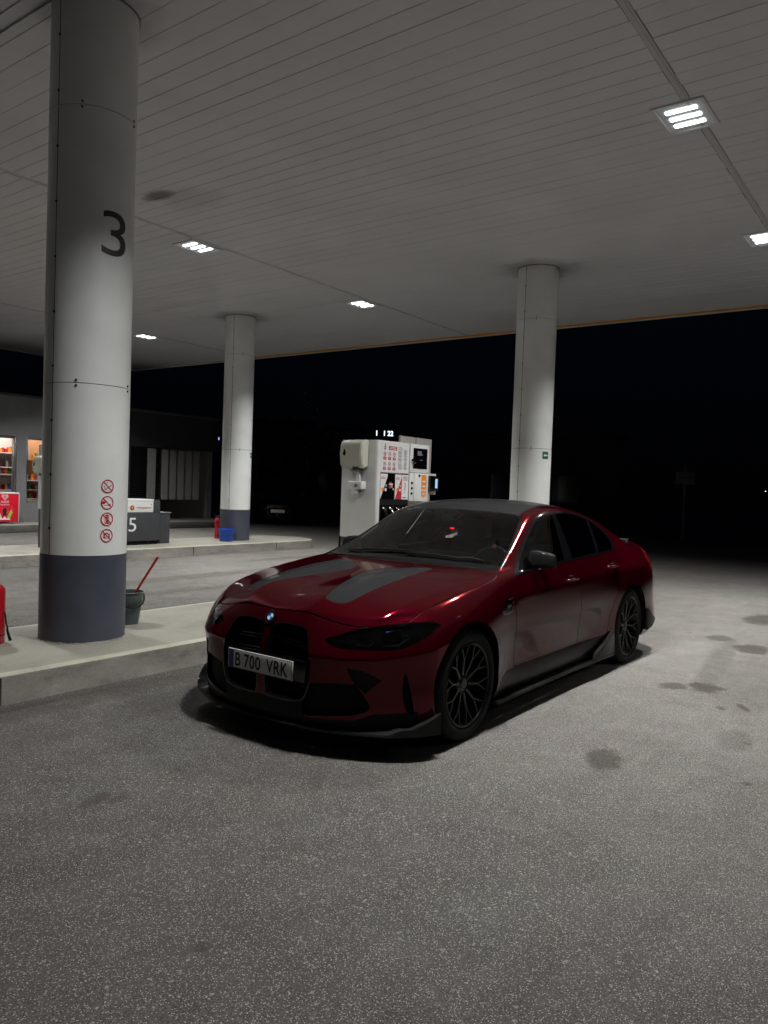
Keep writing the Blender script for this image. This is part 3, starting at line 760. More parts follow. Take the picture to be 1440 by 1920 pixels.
KID = [(.038, .30), (.034, .46), (.030, .60), (.030, .655), (.048, .678), (.10, .689), (.162, .692), (.235, .688), (.277, .674), (.300, .644), (.325, .584), (.345, .509), (.350, .43), (.335, .354), (.295, .292), (.17, .278), (.06, .280)]
INSERT = [(2.02, .275), (1.88, .228), (1.652, .148), (1.411, .075), (1.268, .095), (1.149, .217), (1.06, .391), (1.22, .418), (1.418, .430), (1.61, .432), (1.83, .430), (1.947, .420), (1.995, .392), (2.02, .335)]
INTAKE = [(.352, .392), (.493, .409), (.606, .413), (.640, .354), (.668, .299), (.655, .262), (.582, .238), (.433, .221), (.318, .213), (.318, .30), (.342, .345)]
CURT = [(1.95, .810, .485), (1.938, .820, .451), (1.925, .836, .377), (1.91, .848, .289), (1.905, .852, .245), (1.94, .82, .270), (1.958, .803, .38)]
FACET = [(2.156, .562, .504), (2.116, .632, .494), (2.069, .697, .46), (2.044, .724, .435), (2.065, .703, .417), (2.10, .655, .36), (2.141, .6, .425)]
SHUT = [(2.152, -.02), (2.149, .06), (2.142, .182), (2.126, .304), (2.112, .40), (2.096, .47), (2.066, .556), (2.03, .612)]
SHUT2 = [(1.89, .742), (1.86, .768), (1.80, .782), (1.686, .803), (1.434, .823), (1.187, .832), (.985, .822), (.89, .79), (.86, .735)]
def arch_poly(cx, z0=.345, r=.372, dr=.03):
    out = []
    for i in range(41):
        a = PI * (-.12 + 1.24 * i / 40); rr = r + (dr * (i / 40 - .5) * 2 if i > 20 else 0); out.append((cx + rr * math.cos(a), z0 + rr * math.sin(a)))
    out += [(out[-1][0], .02), (out[0][0], .02)]
    return out

def paint(name, base, rough=.30, metal=.85):
    m = mat(name, base, rough, metal, coat=.6, coat_rough=.02)
    nt = m.node_tree; N = nt.nodes; L = nt.links; b = N['Principled BSDF']
    b.inputs['Specular Tint'].default_value = (.25, .01, .02, 1); b.inputs['Coat IOR'].default_value = 1.46; b.inputs['Specular IOR Level'].default_value = .2
    return m
M_paint = paint('dark_red_metallic_paint', (.085, .0003, .0060), .16, .74)
def carbon():
    m = mat('carbon_fibre', (.02, .02, .021), .6, 0., coat=.26, coat_rough=.05, spec=.02); nt = m.node_tree; N = nt.nodes; L = nt.links; b = N['Principled BSDF']
    tc = N.new('ShaderNodeTexCoord'); w = N.new('ShaderNodeTexChecker'); w.inputs['Scale'].default_value = 180; w.inputs[1].default_value = (.022, .023, .023, 1); w.inputs[2].default_value = (.008, .008, .009, 1)
    L.new(tc.outputs['Object'], w.inputs['Vector']); L.new(w.outputs[0], b.inputs['Base Color']); return m
M_carbon = carbon()
M_ws = glass_mat('windscreen_glass', (.78, .83, .81), .0)
M_tint = glass_mat('tinted_side_glass', (.62, .72, .70), .0)
M_priv = glass_mat('dark_rear_glass', (.05, .055, .055), .02)
M_skirt = mat('satin_skirt', (.006, .006, .0065), .38, noise=.15, spec=.22)
M_lens = glass_mat('lamp_lens', (.62, .64, .68), .0)
M_inner = mat('black_interior', (.005, .005, .0055), .7, noise=.1, spec=.15)
M_leather = mat('black_leather', (.010, .010, .011), .6, noise=.15, nscale=25, spec=.12)
M_rim = mat('satin_black_wheel', (.042, .042, .044), .28, .7)
M_chrome = mat('bright_metal', (.5, .5, .5), .12, 1.)
M_plate = mat('plate_white', (.60, .60, .58), .35)
M_blue = mat('plate_blue', (.01, .03, .28), .4)

def make_wheel(root, x, y, R0, rim_r, width, side):
    """wheel at (x, y) outer face; side = +1 left"""
    t = bpy.data.objects.new('wheel', None); COL.objects.link(t); t.parent = root; t.location = (x, y, R0); t.empty_display_size = .1
    if side < 0: t.rotation_euler = (0, 0, PI)
    w = width; prof = [(rim_r - .004, -.012), (rim_r + .006, -.004), (rim_r + .018, .004), (rim_r + .038, .008), (R0 - .035, .006), (R0 - .014, -.004), (R0 - .004, -.020), (R0, -.045), (R0, -w + .045), (R0 - .004, -w + .02), (R0 - .03, -w), (rim_r, -w + .01)]
    g = MB(); g.lathe(prof, 96, axis='y'); o = g.build('tyre', M_rubber, t, smooth=True, angle=60)
    g = MB()
    for d in (-.09, -.14, -.19): g.lathe([(R0 + .0006, d - .004), (R0 + .0006, d + .004)], 64, axis='y')
    g.build('tread_groove', M_black, t)
    g = MB(); g.lathe([(rim_r, -.014), (rim_r + .001, -.002), (rim_r - .006, .001), (rim_r - .012, -.004), (rim_r - .014, -.018), (rim_r - .022, -.05), (rim_r - .03, -.10), (rim_r - .04, -w + .02)], 96, axis='y')
    # ten spokes from the hub, each forking to two thin arms at the rim
    NS = 10; r0 = .052; rf = rim_r * .60; r1 = rim_r - .011
    def spoke(a, b, wa, wb, ya, yb, th):
        d = (Vector(b) - Vector(a)); d.normalize(); n = Vector((-d.y, d.x)); A = Vector(a); B = Vector(b)
        pts = []
        for P_, ww, yy in ((A, wa, ya), (B, wb, yb)):
            for s_, h_ in ((-1, yy - th), (-1, yy - .006), (-.5, yy), (.5, yy), (1, yy - .006), (1, yy - th)):
                q = P_ + n * (s_ * ww / 2); pts.append((q.x, h_, q.y))
        g.add(pts, [(i, i + 1, i + 7, i + 6) for i in range(5)] + [(5, 0, 6, 11), (0, 5, 4, 3, 2, 1), (6, 7, 8, 9, 10, 11)])
    for k in range(NS):
        a = 2 * PI * k / NS + .16; c_, s_ = math.cos(a), math.sin(a); p0 = (r0 * c_, r0 * s_); p1 = (rf * c_, rf * s_)
        spoke(p0, p1, .020, .014, -.034, -.020, .040)
        for da in (-.165, .165):
            p2 = (r1 * math.cos(a + da), r1 * math.sin(a + da)); spoke(p1, p2, .012, .010, -.020, -.007, .034)
        for da in (-.235, .235):     # short braces give the mesh look
            q0 = (rim_r * .36 * c_, rim_r * .36 * s_); p2 = (rf * 1.02 * math.cos(a + da), rf * 1.02 * math.sin(a + da))
    g.lathe([(.0, -.030), (.030, -.030), (.034, -.034), (.060, -.042), (.072, -.06), (.075, -.10)], 40, axis='y')
    o = g.build('rim', M_rim, t, smooth=True, angle=35)
    g = MB()
    for k in range(5):
        a = 2 * PI * k / 5 + .3; g = MB(); g.lathe([(.0, -.052), (.007, -.052), (.009, -.056), (.009, -.075)], 10, c=(.056 * math.cos(a), .012, .056 * math.sin(a)), axis='y')
        g.build('wheel_bolt', M_dsteel, t)
    g = MB(); g.lathe([(0, -.0285), (.022, -.0285), (.025, -.032)], 32, axis='y'); c = g.build('hub_cap', M_dsteel, t, smooth=True)
    g = MB(); g.lathe([(.06, -.115), (.185, -.115), (.185, -.14), (.06, -.14)], 64, axis='y'); g.build('brake_disc', mat('brake_disc', (.10, .10, .10), .45, 1.) if 'brake_disc' not in MATS else MATS['brake_disc'], t)
    g = MB(); g.lathe([(.118, -.085), (.198, -.085), (.198, -.16), (.118, -.16), (.118, -.085)], 14, axis='y', a0=2.4, a1=3.7); g.build('brake_caliper', M_black, t)
    g = MB(); g.lathe([(.0, -.17), (rim_r - .02, -.17)], 48, axis='y'); g.build('wheel_back', M_black, t)
    return t

def make_car(root, PA, detail=True):
    V, F, cre = mirror_cage(*body_cage()); me = subdiv_mesh('shell', V, F, cre, 4 if detail else 3); sh = Shell(me)
    side = lambda c: c.y > .3
    # arches first
    for cx in (1.4285, -1.4285): sh.cut(arch_poly(cx, dr=.026 if cx > 0 else .01), 'side', 'hole', lim=lambda c: c.y > .62)
    arc = [arch_poly(cx, dr=.026 if cx > 0 else .01)[:41] for cx in (1.4285, -1.4285)]
    dlo = cr_spline(DLO, sub=4, corners=(0, 9, 11)); sh.cut(dlo, 'side', 'trim', lim=side)
    for nm, wv, cn in (('win_a', WIN1, (0, 5, 7)), ('win_b', WIN2, (0, 2, 4, 5)), ('win_c', WIN3, (0, 2, 4, 5))): sh.cut(cr_spline(wv, sub=4, corners=cn), 'side', nm, over=('trim',), lim=side)
    # roof, screens, cowl, bonnet
    ws = [(.868, -.05), (.868, .30), (.838, .60), (.775, .742), (.735, .742), (.60, .700), (.326, .628), (.150, .575), (.118, .53), (.175, .29), (.195, .0), (.195, -.05)]
    wsf = cr_spline(ws, sub=3, corners=(0, 3, 4, 7, 8, 11)); sh.cut(grow(wsf, .018), 'top', 'frit'); sh.cut(wsf, 'top', 'windscreen', over=('frit',))
    rw = [(-1.16, -.05), (-1.16, .30), (-1.13, .50), (-1.20, .53), (-1.60, .575), (-1.90, .585), (-1.955, .53), (-1.975, .30), (-1.98, -.05)]
    rwf = cr_spline(rw, sub=3, corners=(0, 8)); sh.cut(grow(rwf, .018), 'top', 'frit_r'); sh.cut(rwf, 'top', 'rear_window', over=('frit_r',))
    rf = [(.30, -.05), (.30, .53), (.10, .545), (-.05, .530), (-.30, .515), (-.68, .508), (-1.07, .505), (-1.145, .47), (-1.145, -.05)]
    sh.cut(rf, 'top', 'roof')
    sh.cut([(.885, -.05), (.93, -.05), (.925, .20), (.905, .45), (.875, .70), (.85, .735), (.80, .765), (.76, .74), (.70, .70), (.80, .40), (.82, -.05)], 'top', 'cowl')
    sh.cut(cr_spline([diag(p) for p in LAMP3], sub=3, corners=(0, 7)), 'diag', 'lamp')
    shut = cr_spline(SHUT, closed=False, sub=4); shut2 = cr_spline(SHUT2, closed=False, sub=4)
    lt = [(p[0] + .004, p[1] + .004) for p in LAMP3[2:6]]
    hood = shut + [(1.991, .668), (1.895, .752)] + shut2 + [(.875, .70), (.905, .45), (.925, .20), (.93, -.02)]
    sh.cut(strip_poly(shut, .0055), 'top', 'seam', over=('body',)); sh.cut(strip_poly(shut2, .0055), 'top', 'seam')
    sh.cut(hood, 'top', 'hood', lim=lambda c: c.z > .72)
    sh.cut(cr_spline(INSERT, sub=3, corners=(0,)), 'top', 'insert', over=('hood',))
    # front
    kid = cr_spline(KID, sub=3, corners=(3, 16)); sh.cut(grow(kid, .010), 'front', 'kid_frame', over=('body', 'hood'), lim=lambda c: c.x > 2.0); sh.cut(kid, 'front', 'kidney', over=('kid_frame',))
    sh.cut(cr_spline(INTAKE, sub=3, corners=(2,)), 'front', 'intake')
    sh.cut(cr_spline([diag(p) for p in CURT], sub=3, corners=(0, 4)), 'diag', 'curtain')
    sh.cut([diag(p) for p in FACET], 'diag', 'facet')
    sh.cut([(-.02, .13), (-.02, .275), (.06, .275), (.17, .272), (.29, .286), (.325, .30), (.325, .20), (.60, .210), (.69, .25), (.86, .26), (.86, .0), (-.02, 0)], 'front', 'lower', lim=lambda c: c.x > 1.8)
    # doors, skirts
    for dl in (DOOR_A, DOOR_B, DOOR_C): sh.cut(strip_poly(cr_spline(dl, closed=False, sub=3), .0055), 'side', 'seam', lim=side)
    low = [(.735, .322), (-.915, .322)]; sh.cut(strip_poly([(.735, .322), (.2, .318), (-.35, .318), (-.915, .325)], .006), 'side', 'seam', lim=side)
    A = cr_spline(DOOR_A, closed=False, sub=3); B = cr_spline(DOOR_B, closed=False, sub=3); C_ = cr_spline(DOOR_C, closed=False, sub=3)
    sh.cut(A + [(-.352, .322)] + B[::-1][1:] + [(.316, .958)], 'side', 'door_a', lim=side)
    sh.cut(B + [(-.915, .322)] + C_[::-1][1:] + [(-1.21, 1.02), (-.82, 1.003)], 'side', 'door_b', lim=side)
    sh.cut([(1.07, .0), (1.07, .20), (.95, .30), (.86, .318), (.735, .318), (-.35, .315), (-.915, .32), (-.99, .335), (-1.03, .30), (-1.04, .0)], 'side', 'skirt', over=('body', 'seam', 'door_a', 'door_b'), lim=side)
    sh.cut(cr_spline([(.935, .802), (.868, .812), (.862, .765), (.885, .718), (.985, .702), (1.008, .725), (.975, .772)], sub=4, corners=(1,)), 'side', 'vent', lim=side)
    sh.cut([(-2.32, .80), (-2.2, .80), (-2.05, .905), (-2.02, .93), (-2.2, .945), (-2.6, .95), (-2.6, .78)], 'side', 'taillight', lim=side)
    sh.cut([(.35, .80), (.62, .79), (.95, .80), (.95, .94), (.62, .935), (.38, .91)], 'rear', 'taillight', lim=lambda c: c.x < -2)
    sh.cut([(-.02, .22), (.66, .24), (.80, .36), (.80, .44), (.5, .47), (-.02, .47)], 'rear', 'diffuser', lim=lambda c: c.x < -2)
    P = sh.part
    P('body', 'body_shell', PA, root, both=True)
    if 'seam' in sh.names: P('seam', 'panel_gap', M_black, root, both=True, off=-.0045)
    hd = P('hood', 'hood', PA, root, both=True)
    if detail: P('insert', 'carbon_inlay', M_carbon, hd, both=True, off=-.002)
    else: P('insert', 'hood_panel', PA, hd, both=True)
    P('roof', 'roof', M_carbon if detail else PA, root, both=True, rim=.004)
    P('cowl', 'cowl', M_black, root, both=True, off=-.012)
    P('windscreen', 'windshield', M_ws, root, both=True, off=-.002)
    P('frit', 'window_seal', M_gloss, root, both=True, off=-.001)
    P('frit_r', 'window_seal', M_gloss, root, both=True, off=-.001)
    P('rear_window', 'rear_window', M_priv, root, both=True, off=-.002)
    P('kid_frame', 'grille_surround', M_gloss, root, both=True, off=0)
    P('lower', 'front_lip', M_black, root, both=True)
    P('diffuser', 'diffuser', M_black, root, both=True)
    RL = MATS['red_lens'] if 'red_lens' in MATS else mat('red_lens', (.20, .003, .006), .12, coat=.6)
    for s_ in (1, -1): P('taillight', 'taillight', RL, root, side=s_, off=.002)
    bv = sh.bvh
    def surf(x, z):
        h = bv.ray_cast(Vector((x, 2, z)), Vector((0, -1, 0))); return h[0].y if h[0] else .90
    for s in (1, -1):
        d = P('door_a', 'front_door', PA, root, side=s, rim=.006); d2 = P('door_b', 'rear_door', PA, root, side=s, rim=.006)
        P('trim', 'window_trim', M_gloss, root, side=s, off=.001)
        P('win_a', 'front_window', M_tint, root, side=s, off=-.003); P('win_b', 'rear_side_window', M_priv, root, side=s, off=-.003); P('win_c', 'quarter_window', M_priv, root, side=s, off=-.003)
        P('skirt', 'side_skirt', M_skirt, root, side=s, rim=.004)
        # headlight: clear cover, dark housing, units
        hl = P('lamp', 'headlight', M_lens, root, side=s, off=.001)
        P('lamp', 'housing', M_gloss, hl, side=s, off=-.050)
        for (px, py, pz, r) in ((2.045, .60, .652, .028), (1.965, .70, .660, .028)):
            n = Vector((.93, .37 * s, 0)).normalized(); c = Vector((px, py * s, pz))
            g = MB(); g.tube([c - n * .03, c + n * .012, c + n * .0125, c + n * .02], [r, r, r * .8, r * .8], 20)
            g.build('projector', mat('projector_glass', (.12, .13, .18), .05, .6, coat=1.) if 'projector_glass' not in MATS else MATS['projector_glass'], hl, smooth=True)
        g = MB()
        g.tube([(2.09, .575 * s, .622), (2.055, .635 * s, .620), (2.035, .655 * s, .640)], .0055, 8); g.tube([(2.01, .70 * s, .622), (1.955, .765 * s, .628), (1.90, .80 * s, .668), (1.885, .79 * s, .70)], .0055, 8)
        g.build('light_guide', mat('light_guide', (.55, .57, .62), .2) if 'light_guide' not in MATS else MATS['light_guide'], hl, smooth=True)
        g = MB(); g.tube([(1.99, .70 * s, .695), (1.93, .75 * s, .70)], .006, 8); g.build('blue_accent', mat('blue_accent', (.01, .015, .16), .3) if 'blue_accent' not in MATS else MATS['blue_accent'], hl, smooth=True)
        # grille: deep dark opening with twin bars
        gr = P('kidney', 'grille', M_inner, root, side=s, off=-.085)
        V_, F_, N_ = sh.geo('kidney', side=s)
        cnt = {}
        for f in F_:
            for i in range(len(f)): a, b = f[i], f[(i + 1) % len(f)]; cnt.setdefault((min(a, b), max(a, b)), []).append((a, b))
        g = MB()
        for k_, l in cnt.items():
            if len(l) == 1:
                a, b = l[0]; A_, B_ = V_[a], V_[b]; n1, n2 = N_[a], N_[b]
                g.quad(B_, A_, A_ - Vector((.03, 0, 0)) , B_ - Vector((.03, 0, 0)))
                g.quad(B_ - Vector((.03, 0, 0)), A_ - Vector((.03, 0, 0)), A_ - n1 * .085, B_ - n2 * .085)
        g.build('opening', M_gloss, gr)
        g = MB()
        for z in (.60, .52, .44, .36):
            w0, w1 = .038, {.60: .315, .52: .338, .44: .346, .36: .333}[z]
            for dz in (0, -.018):
                g.tube([(2.175, s * w0, z + dz + .004), (2.185, s * (w0 + (w1 - w0) * .72), z + dz), (2.16, s * w1, z + dz - .03)], .005, 6)
        g.build('grille_bar', M_gloss, gr)
        for nm, on in (('intake', 'air_intake'), ('curtain', 'air_slot')):
            ai = P(nm, on, M_inner, root, side=s, off=-.03)
            V_, F_, N_ = sh.geo(nm, side=s); cnt = {}
            for f in F_:
                for i in range(len(f)): a, b = f[i], f[(i + 1) % len(f)]; cnt.setdefault((min(a, b), max(a, b)), []).append((a, b))
            g = MB()
            for k_, l in cnt.items():
                if len(l) == 1: a, b = l[0]; g.quad(V_[b], V_[a], V_[a] - N_[a] * .03, V_[b] - N_[b] * .03)
            g.build('duct_wall', M_gloss, ai)
        P('facet', 'shaded_facet', M_black, root, side=s, off=-.006)  # body-coloured facet on the real bumper; its shade is put in as black
        fv = P('vent', 'fender_vent', M_gloss, root, side=s, off=-.004)
        if detail:
            g = MB()
            y = s * .912
            g.tube([(.935, y - .004 * s, .798), (.872, y - .004 * s, .806), (.868, y, .765), (.89, y + .002 * s, .722), (.982, y + .004 * s, .708), (1.006, y + .004 * s, .73)], .0030, 6)
            g.build('vent_bezel', M_chrome, fv)
            place_g = text_mesh('M', .036, .015); g = MB(); place(g, place_g, (.93, s * .9165, .758), (-s, 0, 0), (0, -.05, 1), (0, s, 0), 0); g.build('letter', M_chrome, fv)
        # arch liners
        for A_ in arc:
            g = MB(); lip = []
            for (x, z) in A_: lip.append((x, surf(x, max(z, .2)), z))
            n = len(lip); vs = []
            for x, y, z in lip: vs += [(x, s * y, z), (x, s * (y - .016), z), (x, s * .58, z)]
            f1 = [(3 * i, 3 * i + 1, 3 * i + 4, 3 * i + 3) for i in range(n - 1)]; f2 = [(3 * i + 1, 3 * i + 2, 3 * i + 5, 3 * i + 4) for i in range(n - 1)]
            g.add(vs, f1 + f2); g.mi = [0] * len(f1) + [1] * len(f2)
            cx = 1.4285 if A_[0][0] > 0 else -1.4285
            g.cur = 1; g.prism([(p[0], p[1]) for p in A_] , s * .575, s * .58, axis='y')
            g.build('wheel_arch', [PA, M_black], root)
    g = MB(); g.box(-2.35, 2.12, -.57, .57, .165, .19); g.box(-1.03, 1.0, -.83, .83, .165, .19); g.build('underbody', M_black, root)
    # wheels
    for x, r, w, R1 in ((1.4285, .252, .275, .3375), (-1.4285, .263, .285, .340)):
        for s in (1, -1): make_wheel(root, x, s * .918, R1, r, w, s)
    # cabin
    g = MB(); g.box(-1.9, .95, -.72, .72, .30, .34); g.box(-1.95, -1.2, -.66, .66, .34, .98); g.box(.74, .95, -.72, .72, .34, .88); g.box(-.35, .4, -.10, .10, .34, .62)
    g.build('cabin_floor', M_inner, root)
    g = MB(); g.prism([(.80, .90), (.62, .948), (.38, .955), (.30, .92), (.32, .78), (.45, .62), (.80, .62)], -.74, .74, 'y'); g.build('dashboard', M_leather, root, bevel=.012, smooth=True)
    g = MB(); g.box(.345, .36, -.22, .30, .93, 1.03) if detail else None
    if g.v: g.build('dash_screen', M_gloss, root, bevel=.004)
    for s in (1, -1):
        seat = bpy.data.objects.new('seat', None); COL.objects.link(seat); seat.parent = root; seat.location = (-.42, .37 * s, .34); seat.empty_display_size = .1
        g = MB(); g.prism([(-.25, .0), (.26, .0), (.28, .20), (.20, .24), (-.22, .17)], -.25, .25, 'y'); g.build('cushion', M_leather, seat, bevel=.04, seg=3, smooth=True)
        g = MB(); g.prism([(-.20, .16), (-.30, .15), (-.50, .58), (-.50, .72), (-.42, .74), (-.36, .58)], -.24, .24, 'y'); g.build('seat_back', M_leather, seat, bevel=.035, seg=3, smooth=True)
        g = MB(); g.prism([(-.40, .70), (-.52, .70), (-.54, .88), (-.46, .90), (-.42, .86)], -.13, .13, 'y'); g.build('head_restraint', M_leather, seat, bevel=.03, seg=3, smooth=True)
    g = MB(); g.prism([(-1.05, .34), (-1.45, .34), (-1.75, .98), (-1.66, 1.02), (-1.30, .62), (-.98, .56)], -.62, .62, 'y'); g.build('rear_bench', M_leather, root, bevel=.03, smooth=True)
    sw = bpy.data.objects.new('steering_wheel', None); COL.objects.link(sw); sw.parent = root; sw.location = (.20, .37, .90); sw.rotation_euler = (0, math.radians(-22), 0)
    g = MB(); g.tube([(0, .18 * math.cos(a), .18 * math.sin(a)) for a in np.linspace(0, 2 * PI, 41)], .014, 10); g.build('wheel_ring', M_leather, sw, smooth=True)
    g = MB(); g.box(-.01, .02, -.17, .17, -.02, .02); g.box(-.01, .02, -.02, .02, -.17, 0); g.lathe([(0, -.03), (.06, -.03), (.07, 0), (.06, .03)], 20, axis='x'); g.build('boss', M_inner, sw, bevel=.006)
    if detail: g = MB(); g.box(-.016, .016, -.012, .012, .165, .196); g.build('centre_mark', mat('dull_red', (.10, .01, .01), .6), sw)
    g = MB(); g.box(.175, .215, -.12, .12, 1.20, 1.262); rm = g.build('rear_view_mirror', M_gloss, root, bevel=.014, seg=3); g = MB(); g.box(.19, .26, -.05, .05, 1.262, 1.305); g.build('sensor_box', M_inner, rm, bevel=.008)
    if detail: g = MB(); g.box(.214, .22, .01, .045, 1.19, 1.202); g.build('warning_light', mat('red_led', (.3, 0, 0), .4, emis=(1, .02, .03), es=1.6), rm)
    # door mirrors
    for s in (1, -1):
        mir = bpy.data.objects.new('door_mirror', None); COL.objects.link(mir); mir.parent = root; mir.location = (.36, .870 * s, 1.024); mir.scale = (.86, .86, .90); mir.empty_display_size = .05
        bm = bmesh.new(); bmesh.ops.create_cube(bm, size=1)
        bmesh.ops.subdivide_edges(bm, edges=bm.edges[:], cuts=5, use_grid_fill=True)
        for v in bm.verts:
            c = v.co * 2; x, y, z = c.x, c.y * s, c.z
            ex = 1 - .22 * abs(y) ** 3 - .18 * abs(z) ** 3; yy = y * (.112 - .012 * max(z, 0) ** 2); zz = z * (.066 - .012 * y) * (1 - .10 * abs(x) ** 4); xx = (x * ex * (.062 if x > 0 else .04)) - .02 * (y + 1) * (1 if x > 0 else .4)
            v.co = Vector((xx, yy * s, zz - (.010 * abs(y) ** 3)))
        me2 = bpy.data.meshes.new('mirror_cap'); bm.to_mesh(me2); bm.free(); o = link('mirror_cap', me2, M_carbon if detail else PA, mir); md = o.modifiers.new('s', 'SUBSURF'); md.levels = md.render_levels = 2
        for p in me2.polygons: p.use_smooth = True
        g = MB(); g.prism([(-.045, -.085 * s), (.03, -.085 * s), (.02, -.02 * s), (-.03, -.02 * s)], -.082, -.052, 'z'); g.tube([(.0, -.04 * s, -.065), (.02, -.10 * s, -.075), (.03, -.15 * s, -.10)], .016, 10); g.build('mirror_foot', M_gloss, mir, bevel=.004)
        g = MB(); g.box(-.052, -.046, -.09 if s > 0 else -.085, .085 if s > 0 else .09, -.05, .048); g.build('mirror_glass', M_chrome, mir, bevel=.002)
    # handles
    for s in (1, -1):
        for x, z in ((-.13, .852), (-1.02, .898)):
            y = surf(x, z)
            g = MB(); g.tube([(x + .10, s * (y - .002), z - .006), (x + .085, s * (y + .026), z - .004), (x, s * (y + .034), z), (x - .085, s * (y + .026), z + .002), (x - .10, s * (y - .002), z + .003)], [.008, .011, .012, .011, .008], 10)
            hn = g.build('door_handle', PA, root, smooth=True)
            g = MB(); g.lathe([(.0, .0), (.046, .0)], 24, c=(x, s * (y + .0015), z - .002), axis='y'); 
            for i, v in enumerate(g.v): g.v[i] = (x + (v[0] - x) * 1.5, v[1], z + (v[2] - z) * .7)
            g.build('handle_cup', M_gloss, hn)
    return sh, surf

car = empty('parked_car', (0, 0, 0), 0, 'dark red metallic sports saloon parked beside the concrete island, black carbon roof and black wheels', 'car')
sh, surf = make_car(car, M_paint)
# ---- extras of the near car
def fpt(y, z):
    h = sh.bvh.ray_cast(Vector((4, y, z)), Vector((-1, 0, 0))); return h[0].x
# plate
px = 2.258
pl = MB(); pl.box(px, px + .008, -.262, .262, .392, .506); lp = pl.build('license_plate', M_plate, car, bevel=.003)
pl = MB(); pl.box(px - .02, px - .001, -.275, .345, .395, .515); pl.build('plate_holder', M_gloss, car, bevel=.003)
decal('plate_band', g_rect(-.256, -.215, -.051, .051), M_blue, lp, (px + .008, 0, .449), (0, 1, 0), (0, 0, 1), (1, 0, 0), .001)
for txt, cx, w in (('B', -.178, .044), ('700', -.058, .135), ('VRK', .142, .172)):
    decal('plate_text', text_mesh(txt, w, .080, spacing=1.06, bold=.016), M_black, lp, (px + .008, cx, .449), (0, 1, 0), (0, 0, 1), (1, 0, 0), .001)
decal('plate_border', g_join(g_bar(-.255, .053, .255, .053, .004), g_bar(-.255, -.053, .255, -.053, .004), g_bar(.257, -.053, .257, .053, .004)), M_black, lp, (px + .008, 0, .449), (0, 1, 0), (0, 0, 1), (1, 0, 0), .001)
# roundel
bc = Vector((fpt(0.0, .715) + .002, 0.0, .715)); bn = sh.normal_at(bc); bu = Vector((0, 1, 0)); bw = bn.cross(bu)
if bw.z < 0: bw = -bw
g = MB(); rg = []
for r, h in ((.041, 0), (.041, .004), (.036, .006), (0, .006)):
    for k in range(32): a = 2 * PI * k / 32; rg.append(bc + (bu * math.cos(a) + bw * math.sin(a)) * r + bn * h)
g.add(rg, [(j * 32 + k, j * 32 + (k + 1) % 32, (j + 1) * 32 + (k + 1) % 32, (j + 1) * 32 + k) for j in range(3) for k in range(32)])
bd = g.build('badge', M_gloss, car, smooth=True)
for k in range(4):
    vs = [(0, 0)] + [(.022 * math.cos(a), .022 * math.sin(a)) for a in np.linspace(k * PI / 2, (k + 1) * PI / 2, 9)]
    decal('badge_quarter', g_poly(vs), mat('badge_blue', (.01, .12, .62), .2, coat=.5) if k in (1, 3) and 'badge_blue' not in MATS else (MATS['badge_blue'] if k in (1, 3) else M_white), bd, bc, bu, bw, bn, .0065)
decal('badge_ring', g_join(g_ring(0, 0, .022, .0245), g_ring(0, 0, .037, .0408)), M_chrome, bd, bc, bu, bw, bn, .0068)
